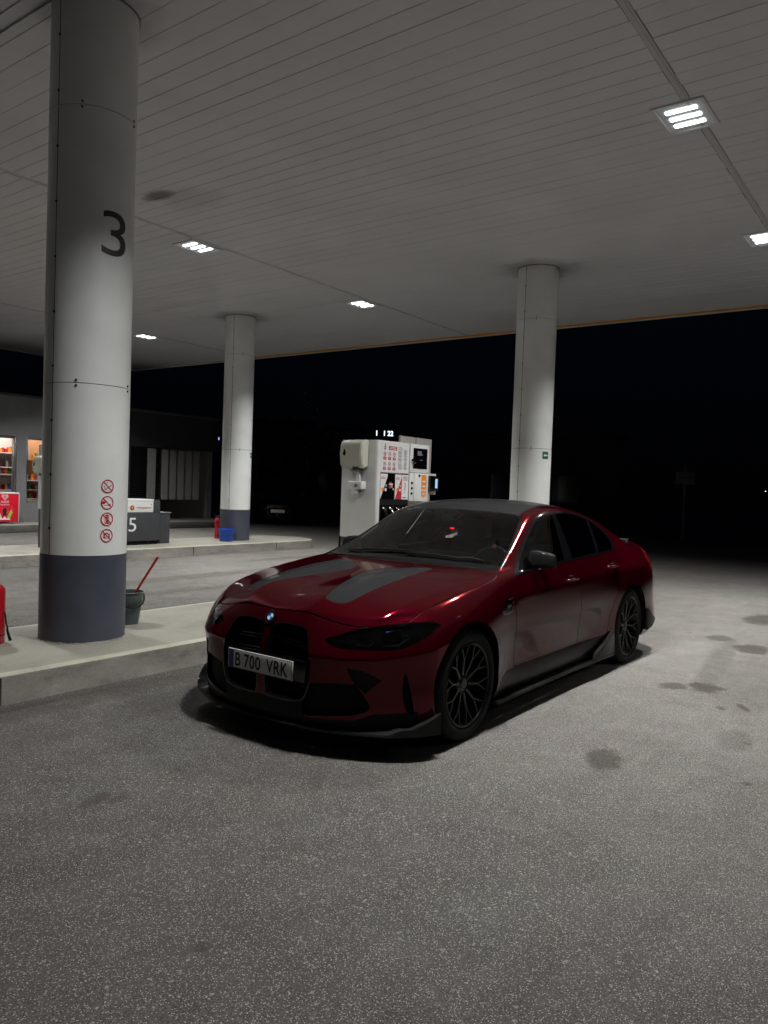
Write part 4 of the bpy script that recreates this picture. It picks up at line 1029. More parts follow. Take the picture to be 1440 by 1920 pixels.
# carbon lip with upturned corner fins
def lip_pt(t):     # along the lower edge, centre to arch
    P = [(2.255, 0), (2.25, .25), (2.20, .48), (2.10, .68), (2.0, .80), (1.90, .885), (1.79, .935)]
    Q = cr_spline(P, closed=False, sub=6); i = t * (len(Q) - 1); k = min(int(i), len(Q) - 2); a, b = Vector(Q[k]), Vector(Q[k + 1]); return a.lerp(b, i - k)
for s in (1, -1):
    g = MB(); vs = []; n = 40
    for i in range(n + 1):
        t = i / n; p = lip_pt(t); q = lip_pt(min(1, t + .02)) - lip_pt(max(0, t - .02)); q.normalize(); nn = Vector((-q.y, q.x)) * -1; nn = Vector((q.y, -q.x)) if Vector((q.y, -q.x)).x > 0 or Vector((q.y, -q.x)).y > 0 else -Vector((q.y, -q.x))
        up = max(0, (t - .62) / .38); e = .012 + .022 * max(0, min(1, (t - .45) * 4))
        o_ = p + nn * e; i_ = p - nn * .10
        z0 = .138; z1 = .150 + (.028 * min(1, up * 5)) + .135 * max(0, up - .35) ** 1.2
        vs += [(i_.x, s * i_.y, z0), (o_.x, s * o_.y, z0), (o_.x - nn.x * .004, s * (o_.y - nn.y * .004), z1), (i_.x + nn.x * .07 * min(1, up * 4), s * (i_.y + nn.y * .07 * min(1, up * 4)), z0 + .035 + .10 * max(0, up - .4))]
    g.add(vs, [(4 * i + a, 4 * i + (a + 1) % 4, 4 * i + 4 + (a + 1) % 4, 4 * i + 4 + a) for i in range(n) for a in range(4)] + [(4 * n + 3, 4 * n + 2, 4 * n + 1, 4 * n), (0, 1, 2, 3)])
    g.build('carbon_splitter', M_carbon, car, smooth=True, angle=30)
    # side blade and rear winglet
    g = MB(); g.prism([(1.06, .885), (1.04, .925), (.7, .918), (-.2, .916), (-.62, .925), (-1.02, .938), (-1.03, .88), (.6, .84)], .135, .155, 'z')
    if s < 0: g.v = [(x, -y, z) for x, y, z in g.v]; g.f = [f[::-1] for f in g.f]
    g.build('side_blade', M_carbon, car, bevel=.004)
    g = MB(); pts = [(-.585, .157), (-.62, .215), (-.80, .272), (-.985, .345), (-1.012, .335), (-1.035, .157)]
    g.prism(pts, s * .905, s * .937, 'y'); g.build('skirt_fin', M_carbon, car, bevel=.006)
    g = MB(); g.prism([(-1.80, .46), (-1.84, .455), (-2.06, .34), (-2.05, .31), (-1.98, .27), (-1.84, .25)], s * .915, s * .958, 'y'); g.build('bumper_fin', M_carbon, car, bevel=.005)
    g = MB(); g.prism([(-2.40, 1.035), (-2.50, 1.058), (-2.505, 1.052), (-2.44, 1.025)], 0, s * .52, 'y'); g.build('boot_spoiler', M_carbon, car, bevel=.004)
# wipers
for y0, y1 in ((-.55, .05), (.02, .62)):
    g = MB(); pts = []
    for i in range(7):
        y = y0 + (y1 - y0) * i / 6; x = .845 - .03 * i / 6 - (.05 if abs(y) > .5 else .02); h = sh.bvh.ray_cast(Vector((x, y, 2)), Vector((0, 0, -1))); pts.append((x, y, h[0].z + .012))
    g.tube(pts, .007, 6); g.build('wiper', M_black, car)

# ================================================================== FUEL DISPENSERS
def dispenser_towel(x, y, z, label):
    """paper towel box on the +X face of a pump"""
    t = empty('towel_dispenser', (x, y, z), 0, label, 'towel dispenser', 'paper towel boxes on the pump ends')
    g = MB(); pr = [(0, -.13), (.10, -.15), (.135, -.10), (.15, .02), (.135, .14), (.11, .172), (.03, .19), (0, .19)]
    bm = bmesh.new(); vs = []
    W0 = .165
    for yy in (-W0, -W0 * .9, W0 * .9, W0):
        k = .90 if abs(yy) > W0 * .95 else 1.
        vs.append([bm.verts.new((p[0] * k, yy, p[1] * (k * .3 + .7))) for p in pr])
    for a in range(3):
        for i in range(len(pr)): bm.faces.new((vs[a][i], vs[a + 1][i], vs[a + 1][(i + 1) % len(pr)], vs[a][(i + 1) % len(pr)]))
    bm.faces.new(vs[0][::-1]); bm.faces.new(vs[3]); bmesh.ops.recalc_face_normals(bm, faces=bm.faces)
    bmesh.ops.bevel(bm, geom=[e for e in bm.edges if e.calc_face_angle(0) > .35], offset=.012, segments=3, affect='EDGES', clamp_overlap=True)
    me = bpy.data.meshes.new('cover'); bm.to_mesh(me); bm.free()
    for p in me.polygons: p.use_smooth = True
    sharp(me, 30); link('cover', me, M_offwhite, t)
    g = MB(); dr = [(0.0, .045), (.012, .02), (.020, -.005), (.016, -.025), (0, -.034), (-.016, -.025), (-.020, -.005), (-.012, .02)]
    g.prism([(-.085 + a, .03 + b_) for a, b_ in dr], .140, .1535, 'x'); g.build('level_window', M_black, t)
    g = MB(); g.prism([(.02, -.17), (.10, -.17), (.10, -.13), (.02, -.13)], .02, .12, 'x'); g.build('towel_slot', M_dgrey, t)
    return t
def pump(x, y, label, full=True):
    """origin: +X face, centre line, island top; body runs towards -X. The stickered side faces +Y"""
    t = empty('fuel_pump', (x, y, .19), 0, label, 'fuel pump', 'white fuel pumps on the islands')
    Y = .27; LA = .64; LB = 1.07
    g = MB(); g.prism([(0, -Y), (0, Y - .05), (-.015, Y - .018), (-.05, Y), (-LA, Y), (-LA, -Y)], .70, 1.86); g.build('body', M_white, t, bevel=.006, smooth=True, angle=30)
    g = MB(); g.box(-LB, -.012, -Y + .012, Y - .06, .0, .70); g.build('plinth', M_dgrey, t, bevel=.006)
    g = MB(); g.box(-LA + .006, -.055, Y + .0005, Y + .006, .70, 1.158); g.box(-LA + .006, -.055, Y + .0002, Y + .0012, 1.158, 1.486); g.build('nozzle_bay', M_black, t, bevel=.004)
    # OPT cabinet, slightly proud
    g = MB(); g.box(-LB, -LA - .004, -Y, Y + .012, 1.15, 1.50); g.box(-LB, -LA - .004, -Y, Y + .012, 1.505, 1.86); cb = g.build('cabinet', M_white, t, bevel=.005)
    g = MB(); g.box(-LB + .03, -LA - .09, -Y + .05, Y - .06, .70, 1.15); g.build('cabinet_leg', M_white, t)
    g = MB(); g.box(-LB + .05, -LA - .07, Y + .012, Y + .016, 1.555, 1.81); sc = g.build('screen', M_gloss, t)
    on = (0, 1, 0); u = (-1, 0, 0); v = (0, 0, 1)
    decal('display', g_join(g_rect(-.06, .03, .03, .085), g_rect(.03, .055, .035, .05), g_rect(0, .05, -.03, -.02)), mat('dim_display', (.16, .16, .17), .4) if 'dim_display' not in MATS else MATS['dim_display'], sc, (-.855, Y + .016, 1.69), u, v, on)
    decal('warning_mark', g_rect(-.125, -.09, -.075, -.06), M_redflat, sc, (-.855, Y + .016, 1.69), u, v, on)
    g = MB(); g.lathe([(0, .0), (.016, 0), (.016, .03), (0, .03)], 14, c=(-LA - .05, Y + .012, 1.66), axis='y'); g.box(-LA - .062, -LA - .05, Y + .03, Y + .045, 1.61, 1.67); g.build('lock_handle', M_black, t)
    g = MB()
    for z in (1.245, 1.31, 1.375): g.lathe([(0, 0), (.017, 0), (.014, .012), (0, .014)], 16, c=(-LA - .055, Y + .012, z), axis='y')
    g.lathe([(0, 0), (.016, 0), (.014, .012), (0, .014)], 16, c=(-LA - .215, Y + .012, 1.47), axis='y'); g.build('button', M_black, t, smooth=True)
    g = MB(); g.box(-LA - .105, -LA - .101, Y + .011, Y + .014, 1.15, 1.50); g.build('door_gap', M_dgrey, t)
    s = decal('payment_sticker', g_rect(-.055, .055, -.09, .09), M_orange, t, (-LA - .325, Y + .012, 1.39), u, v, on)
    decal('payment_print', g_join(g_disc(-.018, .01, .014), g_disc(.014, .01, .014), g_rect(-.032, .032, -.06, -.042)), M_sticker, s, (-LA - .325, Y + .0135, 1.39), u, v, on)
    s = decal('payment_sticker', g_join(g_rect(-.055, .055, -.035, .035), g_poly([(-.02, -.035), (.02, -.035), (0, -.055)])), M_orange, t, (-LA - .325, Y + .012, 1.245), u, v, on)
    decal('payment_print', g_join(g_rect(-.035, .035, .006, .014), g_rect(-.035, .035, -.014, -.006)), M_sticker, s, (-LA - .325, Y + .0135, 1.245), u, v, on)
    # notice panel
    cx = -.345
    pn = decal('notice_panel', g_rect(-.285, .288, 1.495, 1.85), M_sticker, t, (cx, Y, 0), u, v, on, .002)
    O = (cx, Y + .003, 0)
    red = []; wh = []; sym = []
    red.append(g_rect(-.14, .025, 1.755, 1.80)); wh.append(g_join(g_rect(-.11, -.005, 1.782, 1.790), g_rect(-.13, .015, 1.766, 1.774)))
    for r, z in enumerate((1.705, 1.585)):
        for c, xx in enumerate((-.215, -.12, -.025)):
            red.append(g_ring(xx, z, .021, .027, 24)); red.append(g_bar(xx - .017, z + .017, xx + .017, z - .017, .004)); sym.append(g_move([g_rect(-.008, .008, -.012, .010), g_poly([(-.012, -.008), (.010, -.004), (.004, .012)]), g_bar(-.012, -.002, .012, .002, .007)][(r + c) % 3], xx, z))
            red.append(g_rect(xx - .031, xx + .031, z - .068, z - .035)); wh.append(g_join(g_rect(xx - .02, xx + .02, z - .048, z - .044), g_rect(xx - .024, xx + .024, z - .058, z - .054)))
    decal('red_print', g_join(*red), M_redflat, pn, O, u, v, on, .0006); decal('white_print', g_join(*wh), M_sticker, pn, O, u, v, on, .0014); decal('pictogram', g_join(*sym), M_dink, pn, O, u, v, on, .0010)
    decal('green_drop', g_join(g_poly([(-.235, 1.785), (-.195, 1.785), (-.202, 1.81), (-.213, 1.835), (-.222, 1.81)])), mat('leaf_green', (.12, .30, .02), .5) if 'leaf_green' not in MATS else MATS['leaf_green'], pn, O, u, v, on, .0008)
    decal('drop_caption', g_rect(-.235, -.197, 1.755, 1.780), M_ink, pn, O, u, v, on, .0008)
    rs = random.Random(4); ln = []
    z = 1.80
    while z > 1.53:
        if rs.random() > .12: ln.append(g_rect(.055, .055 + rs.uniform(.06, .10), z, z + .0022))
        if z < 1.775 and rs.random() > .12: ln.append(g_rect(.175, .175 + rs.uniform(.05, .085), z, z + .0022))
        z -= .0062
    decal('small_print', g_join(*ln), M_ink, pn, O, u, v, on, .0006)
    # product panels
    for k, (x0, x1, kind) in enumerate(((-.285, -.145, 'w'), (-.14, .005, 'k'), (.010, .145, 'r'), (.152, .288, 'e'))):
        z0, z1 = 1.17, 1.47; w = x1 - x0
        p_ = decal('product_panel', g_rect(x0, x1, z0, z1), {'w': M_sticker, 'k': M_gloss, 'r': M_sticker, 'e': M_sticker}[kind], t, (cx, Y, 0), u, v, on, .002)
        if kind in 'wr':
            decal('slash', g_poly([(x0 + .004, z0), (x1, z0), (x1, z1 - .03)]), M_gloss if kind == 'w' else M_redflat, p_, O, u, v, on, .0006)
            decal('lettering', [g_move(text_mesh('efix', .078, .036, bold=.0), x0 + .056, z1 - .045)][0], M_redflat, p_, O, u, v, on, .0010)
            decal('sun_disc', g_disc(x0 + .045, z0 + .115, .024), M_orange, p_, O, u, v, on, .0012)
            decal('grade_badge', g_disc(x0 + .105, z0 + .112, .017) if kind == 'r' else g_rect(x0 + .088, x0 + .122, z0 + .095, z0 + .130), M_sticker, p_, O, u, v, on, .0012)
            decal('caption', g_join(g_rect(x0 + .09, x1 - .012, z0 + .165, z0 + .172), g_rect(x0 + .10, x1 - .012, z0 + .15, z0 + .157)), M_sticker, p_, O, u, v, on, .0012)
        if kind == 'k':
            decal('arc', g_ring(x0 + .055, z0 + .165, .036, .039, 20, .6, 4.6), M_orange, p_, O, u, v, on, .0008)
            decal('logo_patch', g_join(g_rect(x0 + .035, x0 + .065, z0 + .135, z0 + .17)), M_blueb, p_, O, u, v, on, .0012); decal('logo_patch', g_rect(x0 + .066, x0 + .10, z0 + .135, z0 + .17), M_orange, p_, O, u, v, on, .0012)
            decal('caption', g_join(g_rect(x0 + .03, x0 + .10, z0 + .172, z0 + .186), g_disc(x0 + .115, z0 + .12, .012)), M_sticker, p_, O, u, v, on, .0012)
        if kind == 'e':
            decal('exclamation', g_join(g_bar(x0 + w / 2, z0 + .11, x0 + w / 2, z0 + .20, .013)), M_redflat, p_, O, u, v, on, .0008); decal('caption', g_join(g_disc(x0 + w / 2, z0 + .085, .008), g_rect(x0 + .02, x0 + .09, z0 + .018, z0 + .028)), M_dink, p_, O, u, v, on, .0008)
            decal('heading', g_join(*[g_rect(x0 + .015, x1 - .02, z1 - .025 - .014 * i, z1 - .020 - .014 * i) for i in range(4)]), M_redflat, p_, O, u, v, on, .0008)
    # nozzles in their boots with hoses
    for side_y, sgn in ((Y, 1), (-Y, -1)):
        for k in range(4 if sgn > 0 else 2):
            x0 = -.12 - .135 * k; nz = bpy.data.objects.new('nozzle', None); COL.objects.link(nz); nz.parent = t; nz.location = (x0, side_y, 0); nz.empty_display_size = .05
            g = MB(); g.tube([(.012, -.02 * sgn, 1.10), (0, .03 * sgn, 1.04), (-.012, .055 * sgn, .95), (-.014, .05 * sgn, .88), (-.005, .02 * sgn, .84)], [.012, .02, .026, .022, .016], 10); g.build('grip', M_gloss, nz, smooth=True)
            g = MB(); g.tube([(0, .03 * sgn, 1.06), (.006, .075 * sgn, 1.0), (0, .085 * sgn, .92), (-.01, .06 * sgn, .86)], .006, 8); g.build('guard', M_steel if k in (1, 2) else M_black, nz, smooth=True)
            g = MB(); pts = [(-.005, .03 * sgn, .84)] + [(-.005 + .01 * math.sin(i), (.05 + .06 * math.sin(PI * i / 9)) * sgn, .84 - .078 * i) for i in range(1, 9)] + [(.02, .08 * sgn, .14), (.04, .03 * sgn, .12)]; g.tube(pts, .013, 10); g.build('hose', M_rubber, nz, smooth=True)
    # light green nozzle boots
    g = MB()
    for k in range(4): g.box(-.165 - .135 * k, -.075 - .135 * k, Y + .006, Y + .012, .80, 1.10)
    g.build('boot', M_gloss, t)
    # back board and card terminal bracket
    g = MB(); g.box(-1.58, -.85, -.05, -.02, .95, 1.975); g.build('back_board', mat('board_grey', (.36, .34, .31), .5) if 'board_grey' not in MATS else MATS['board_grey'], t, bevel=.003)
    g = MB(); g.box(-1.20, -1.195, -.0185, -.014, .96, 1.97); g.build('board_gap', M_dgrey, t)
    return t
pump1 = pump(-1.74, -2.47, 'tall white fuel pump behind the red car, with notices and a row of nozzles')
pump2 = pump(-2.08, -9.88, 'white fuel pump almost hidden behind the large column')
def terminal(x, y, z, label):
    t = empty('card_terminal', (x, y, z), 0, label, 'card terminal')
    g = MB(); g.box(-.20, .0, -.03, .0, -.13, .14); g.build('mount_plate', M_offwhite, t, bevel=.004)
    g = MB(); g.prism([(-.19, -.075), (-.01, -.095), (0, -.095), (0, .115), (-.15, .11), (-.19, .085)], .001, .05, 'y'); g.build('case', M_gloss, t, bevel=.008)
    g = MB(); g.box(-.155, -.105, .0505, .053, -.045, .075); g.build('screen', mat('screen_lit', (.1, .1, .1), .4, emis=(.35, .62, 1.0), es=.9), t)
    return t
terminal(-2.81, -2.20, 1.555, 'black card terminal with a small blue lit screen beside the orange stickers')
dispenser_towel(-1.738, -2.50, 1.86, 'cream paper towel box on the end of the tall white pump')
dispenser_towel(-2.078, -9.94, 1.66, 'cream paper towel box peeking out left of the large column')
def soap(x, y, z):
    t = empty('glove_dispenser', (x, y, z), 0, 'small steel roll holder under the paper towel box', 'dispenser')
    g = MB(); g.box(0, .11, -.10, .10, -.045, .05); g.build('case', M_white, t, bevel=.012, seg=3, smooth=True)
    g = MB(); g.lathe([(0, 0), (.018, 0), (.018, .02), (0, .02)], 18, c=(.11, .035, 0), axis='x'); g.build('lock', M_steel, t, smooth=True)
    g = MB(); g.lathe([(0, 0), (.05, 0), (.05, -.05), (.03, -.06), (0, -.06)], 20, c=(.06, -.02, -.045)); g.build('roll', M_sticker, t, smooth=True)
    g = MB(); g.prism([(-.03, .05), (.03, .05), (.015, .23), (-.015, .23)], .03, .05, 'x'); g.build('strip', M_sticker, t)
    return t
soap(-1.738, -2.45, 1.51)
# number 5 cabinet
t = empty('pump_cabinet', (-3.9, -9.65, .19), 0, 'low dark grey cabinet with a white header and the number 5 on the far island', 'cabinet')
g = MB(); g.box(-.5, .62, -.45, 0, .08, .63); g.box(-.33, .62, -.44, 0, .63, .64); g.build('lower_body', M_dgrey, t, bevel=.006)
g = MB(); g.box(-.46, .60, -.42, -.03, .0, .08); g.box(-.24, -.20, -.03, -.005, .0, .08); g.build('plinth', M_black, t)
g = MB(); g.box(-.5, -.33, -.44, -.01, .63, .86); g.build('unlit_end', M_dgrey, t, bevel=.006)  # unlit end of the header face, its shade drawn as dark grey
g = MB(); g.box(-.33, .62, -.44, .006, .64, .90); hd = g.build('header', M_white, t, bevel=.02, seg=3, smooth=True)
g = MB(); g.box(-.335, .625, -.445, .010, .86, .905); g.build('header_cap', M_sticker, t, bevel=.012, seg=3, smooth=True)
decal('number_sign', text_mesh('5', .17, .27), M_sticker, t, (.155, 0, .405), (-1, 0, 0), (0, 0, 1), (0, 1, 0), .003)
decal('lettering', text_mesh('rompetrol', .33, .055, bold=.01), M_redflat, hd, (-.10, .007, .735), (-1, 0, 0), (0, 0, 1), (0, 1, 0), .002)
decal('ring_logo', g_ring(.0, 0, .018, .048), mat('rust_brown', (.25, .05, .01), .5), hd, (.175, .007, .735), (-1, 0, 0), (0, 0, 1), (0, 1, 0), .002)
decal('logo_core', g_disc(0, 0, .022), M_orange, hd, (.175, .007, .735), (-1, 0, 0), (0, 0, 1), (0, 1, 0), .003)
decal('lock', g_disc(0, 0, .010), M_dink, hd, (-.27, .007, .80), (-1, 0, 0), (0, 0, 1), (0, 1, 0), .002)
t = empty('meter_box', (-4.62, -9.95, .19), 0, 'small dark grey box standing just behind the number 5 cabinet', 'box')
g = MB(); g.box(-.10, .14, -.2, .2, 0, .62); g.build('box_body', M_dgrey, t, bevel=.008); g = MB(); g.box(-.12, .22, -.22, .22, .62, .64); g.build('box_lid', M_grey, t, bevel=.004)

# ================================================================== SMALL THINGS ON THE ISLANDS
def extinguisher(x, y, z, h, r, label, hose_dir, full=True):
    t = empty('fire_extinguisher', (x, y, z), 0, label, 'fire extinguisher', 'red fire extinguishers')
    g = MB(); g.lathe([(0, .0), (r * .94, 0), (r, .012), (r, h * .80), (r * .93, h * .86), (r * .7, h * .91), (r * .35, h * .94), (r * .3, h * .96)], 32); cy = g.build('cylinder', M_red, t, smooth=True, angle=50)
    g = MB(); g.lathe([(r + .001, h * .13), (r + .001, h * .15)], 32); g.build('seam_band', M_black, cy)
    g = MB(); g.lathe([(r * .32, h * .94), (r * .32, h * 1.02), (0, h * 1.02)], 16); g.tube([(0, 0, h * 1.0), (.03, 0, h * 1.01)], .008, 8); g.build('valve', M_steel, t, smooth=True)
    g = MB(); g.prism([(-.03, h * 1.03), (.09, h * 1.05), (.09, h * 1.065), (-.03, h * 1.06)], -.01, .01, 'y'); g.prism([(.0, h * .985), (.08, h * .97), (.08, h * .98), (.0, h * 1.0)], -.009, .009, 'y'); g.build('lever', M_black if r > .08 else M_steel, t)
    d = Vector((*hose_dir, 0)).normalized(); g = MB()
    g.tube([Vector((0, 0, h)) + d * .02, Vector((0, 0, h * .97)) + d * (r + .03), Vector((0, 0, h * .75)) + d * (r + .045), Vector((0, 0, h * .45)) + d * (r + .03), Vector((0, 0, h * .3)) + d * (r + .028), Vector((0, 0, h * .2)) + d * (r + .05)], .009, 8)
    if not full:
        g = MB(); g.tube([Vector((0, 0, h * .50)) + d * (r + .002), Vector((0, 0, h * .42)) + d * (r + .012), Vector((0, 0, h * .33)) + d * (r + .016), Vector((0, 0, h * .22)) + d * (r + .030)], .006, 8)
    hs = g.build('hose', M_rubber, t, smooth=True)
    g = MB(); g.tube([Vector((0, 0, h * .24)) + d * (r + .042 * (1 if full else .5)), Vector((0, 0, h * .05)) + d * (r + .085 * (1 if full else .6))], .013 if full else .008, 10, r2=.018 if full else .012); g.build('horn', M_black, hs, smooth=True)
    return t
extinguisher(2.468, -2.732, .19, .50, .115, 'large red fire extinguisher cut by the left edge, on the near island', (-.62, .78), False)
extinguisher(-6.52, -10.33, .19, .50, .072, 'small red fire extinguisher next to the blue bucket', (-.5, .8))
def bucket(name, x, y, z, r0, r1, h, m, label, rot, group=None, square=0.):
    t = empty(name, (x, y, z), rot, label, 'bucket', group)
    n = 40
    def ring(r, hh):
        out = []
        for i in range(n):
            a = 2 * PI * i / n; k = 1 + square * (1 / max(abs(math.cos(a)), abs(math.sin(a))) - 1); out.append((r * k * math.cos(a) * (1.15 if square else 1), r * k * math.sin(a), hh))
        return out
    P = [(0.001, .004), (r0 * .98, 0), (r0, .006), (r0 + (r1 - r0) * .6, h * .6), (r0 + (r1 - r0) * .6 + .004, h * .6 + .004), (r1, h * .97), (r1 + .010, h * .975), (r1 + .012, h), (r1 + .004, h + .003), (r1 - .003, h), (r0, .012), (0.001, .010)]
    g = MB(); vs = []
    for r, hh in P: vs += ring(r, hh)
    g.add(vs, [(j * n + i, j * n + (i + 1) % n, (j + 1) * n + (i + 1) % n, (j + 1) * n + i) for j in range(len(P) - 1) for i in range(n)])
    g.build('tub', m, t, smooth=True, angle=45)
    return t
b1 = bucket('bucket', 1.22, -2.755, .19, .105, .145, .29, M_bucket, 'grey green plastic bucket with a dark handle, right beside the large column', 0)
g = MB(); g.tube([(.150 * math.cos(a), .150 * math.sin(a) , .255 - .095 * max(0, math.sin((a + 1.25) / 2.9 * PI))) for a in np.linspace(-1.25 , 1.65, 18)], .007, 8)
g.v = [tuple(Matrix.Rotation(1.15, 3, 'Z') @ Vector(v)) for v in g.v]; g.build('handle', M_black, b1, smooth=True)
g = MB(); g.tube([(1.26, -2.80, .22), (1.20, -2.655, .48), (1.165, -2.40, .815)], .0115, 10)
t = g.build('mop_stick', M_red, None, smooth=True); tag(t, 'slanting red stick standing in the grey green bucket', 'mop handle')
b2 = bucket('bucket', -6.50, -9.93 + .0, .19, .125, .16, .27, M_blueb, 'bright blue plastic bucket at the foot of the distant column', .3, square=.25)
b2.location = (-6.15, -9.52, .19); b2.location = (-6.12, -9.58, .19)
g = MB(); g.tube([(.168 * math.cos(a) * 1.15, .168 * math.sin(a), .265) for a in np.linspace(.3, 2.9, 16)], .006, 6); g.build('handle', M_blueb, b2, smooth=True)

# ================================================================== SHOP
SY = -17.2
shop = empty('station_shop', (0, 0, 0), 0, 'low grey shop building with lit windows full of shelves, at far left', 'shop')
g = MB()
WX = [(-5.43, -4.2), (-6.9, -5.70)]      # glazed bays
g.box(-12.5, 3, SY - .25, SY, 2.52, 3.60)
g.box(-5.70, -5.43, SY - .25, SY, .2, 2.52); g.box(-9.0, -6.9, SY - .25, SY, .2, 2.52); g.box(-4.2, -3.9, SY - .25, SY, .2, 2.52); g.box(-2.6, 3, SY - .25, SY, .2, 2.52)
g.box(-6.9, -5.70, SY - .25, SY, .2, .74); g.box(-5.43, -4.2, SY - .25, SY, .2, .74); g.box(-3.9, -2.6, SY - .25, SY, .2, .74)
g.box(-10.15, -9.0, SY - .25, SY, .2, .85)
g.build('wall', M_grey, shop)
g = MB(); g.box(-12.5, -7.2, SY, SY + .02, 2.50, 3.58); g.box(-9.0, -7.2, SY, SY + .02, .2, 2.50); g.build('unlit_wall_sheet', mat('wing_shade', (.022, .022, .024), .6, noise=.15), shop)  # near-black sheet puts the shade over this wing into its colour
g = MB(); g.box(-12.5, 3, SY - 8, SY - .26, 3.3, 3.5); g.box(-12.6, 3, SY - .28, SY + .06, 3.601, 3.66); g.build('roof', M_dgrey, shop)
g = MB(); g.box(-12.5, -12.3, SY - 8, SY - .26, .2, 3.3); g.box(2.8, 3, SY - 8, SY - .26, .2, 3.3); g.box(-12.3, 2.8, SY - 8, SY - 7.8, .2, 3.3); g.build('rear_wall', M_grey, shop)
g = MB(); 
for k in range(1, 9): g.box(-12.5 + 1.55 * k, -12.5 + 1.55 * k + .012, SY + .0005, SY + .003, 2.52, 3.60)
g.build('panel_joint', M_black, shop)
M_room = mat('shop_inner_wall', (.60, .50, .44), .6); M_shelf = mat('shelf_board', (.62, .58, .56), .4); M_wood = mat('shelf_wood', (.50, .27, .14), .5)
g = MB(); g.box(-7.2, -2.4, SY - 3.2, SY - 3.1, .2, 3.2); g.box(-7.2, -7.1, SY - 3.1, SY - .26, .2, 3.2); g.box(-2.5, -2.4, SY - 3.1, SY - .26, .2, 3.2); g.build('inner_wall', M_room, shop)
g = MB(); g.box(-7.1, -2.5, SY - 3.1, SY - .26, 3.0, 3.05); g.build('inner_ceiling', M_shelf, shop)
g = MB(); g.box(-7.1, -2.5, SY - 3.1, SY - .26, .2, .22); g.build('inner_floor', M_wood, shop)
for (a, b_) in ((-5.43, -4.2), (-6.9, -5.70), (-3.9, -2.6)):
    g = MB(); 
    for q in ((a, a + .05, .74, 2.52), (b_ - .05, b_, .74, 2.52), (a + .05, b_ - .05, .74, .80), (a + .05, b_ - .05, 2.46, 2.52)): g.box(q[0], q[1], SY - .10, SY - .02, q[2], q[3])
    f = g.build('window', M_steel, shop, bevel=.004)
    g = MB(); g.box(a + .05, b_ - .05, SY - .065, SY - .058, .80, 2.46); g.build('pane', glass_mat('shop_pane', (.92, .94, .94)) if 'shop_pane' not in MATS else MATS['shop_pane'], f)
g = MB()
for k in range(24): z = .88 + .067 * k; g.add([(-10.14, SY - .05, z), (-9.01, SY - .05, z), (-9.01, SY - .012, z + .045), (-10.14, SY - .012, z + .045)], [(0, 1, 2, 3)])
g.box(-10.15, -9.0, SY - .10, SY - .06, .85, 2.52); g.build('louvre_shutter', mat('shutter_dark', (.02, .021, .024), .25, .3), shop)
M_fin = mat('fin_grey', (.20, .20, .20), .5, noise=.1)
for x0, w in ((-9.60, .30), (-10.14, .24), (-10.46, .24), (-10.78, .24), (-11.10, .24), (-11.42, .24)):
    g = MB(); g.box(x0 - w, x0, SY + .03, SY + .07, .86, 2.46); g.build('fin', M_fin, shop)
l = bpy.data.lights.new('shop_light', 'AREA'); l.shape = 'RECTANGLE'; l.size = 4.2; l.size_y = .5; l.energy = 95; l.color = (1, .86, .78)
lo = bpy.data.objects.new('shop_light', l); COL.objects.link(lo); lo.parent = shop; lo.location = (-5.4, SY - .55, 2.96)
g = MB(); g.box(-6.7, -2.9, SY - .7, SY - .6, 2.985, 2.998); g.build('ceiling_light', mat('shop_tube', (.9, .9, .9), .5, emis=(1, .86, .76), es=3.), shop)
# shelving units, each with its goods
PAL = [mat('goods_red', (.42, .02, .03), .35), mat('goods_blue', (.03, .08, .35), .35), mat('goods_white', (.62, .60, .60), .4), mat('goods_orange', (.60, .22, .03), .4), mat('goods_green', (.03, .22, .07), .4), mat('goods_dark', (.04, .02, .02), .2), mat('goods_bottle', (.30, .32, .36), .08, .3)]
ORD2 = ('first', 'second', 'third', 'fourth', 'fifth', 'sixth', 'seventh', 'eighth', 'ninth', 'tenth', 'eleventh', 'twelfth', 'thirteenth', 'fourteenth')
ORD = ('lowest', 'second', 'third', 'fourth', 'fifth', 'top')
def shelf_unit(x0, x1, y, levels, wood, label):
    t = empty('shelf_unit', ((x0 + x1) / 2, y, .22), 0, label, 'shelves', 'shop shelves behind the glass'); w = (x1 - x0) / 2; m = M_wood if wood else M_shelf
    g = MB(); g.box(-w, w, -.36, -.33, 0, 2.35); g.box(-w, -w + .03, -.33, 0, 0, 2.35); g.box(w - .03, w, -.33, 0, 0, 2.35); g.build('rack_frame', m, t)
    for i, z in enumerate(levels): 
        g = MB(); g.box(-w + .03, w - .03, -.33, .02, z - .03, z); g.build('shelf_board', m if not i % 2 else M_shelf, t)
    return t
def goods(x, y, z, kind, rs):
    g = MB(); m = rs.choice(PAL)
    if kind == 'bottle':
        r = .035; h = rs.uniform(.22, .28); g.lathe([(0, 0), (r, 0), (r, h * .6), (r * .38, h * .8), (r * .38, h), (0, h)], 10, c=(x, y, z)); m = PAL[rs.choice((5, 6, 6, 0))]
        o = g.build('bottle', m, None, smooth=True); return o, 'bottle'
    w, d, h = rs.uniform(.05, .09), .08, rs.uniform(.10, .19)
    g.prism([(x - w / 2, z), (x + w / 2, z), (x + w / 2, z + h * .93), (x + w * .42, z + h), (x - w * .42, z + h), (x - w / 2, z + h * .93)], y - d, y, 'y'); return g.build('goods_packet', m, None), 'packet'
rs = random.Random(9); LV = (.55, .82, 1.12, 1.45, 1.72, 2.02)
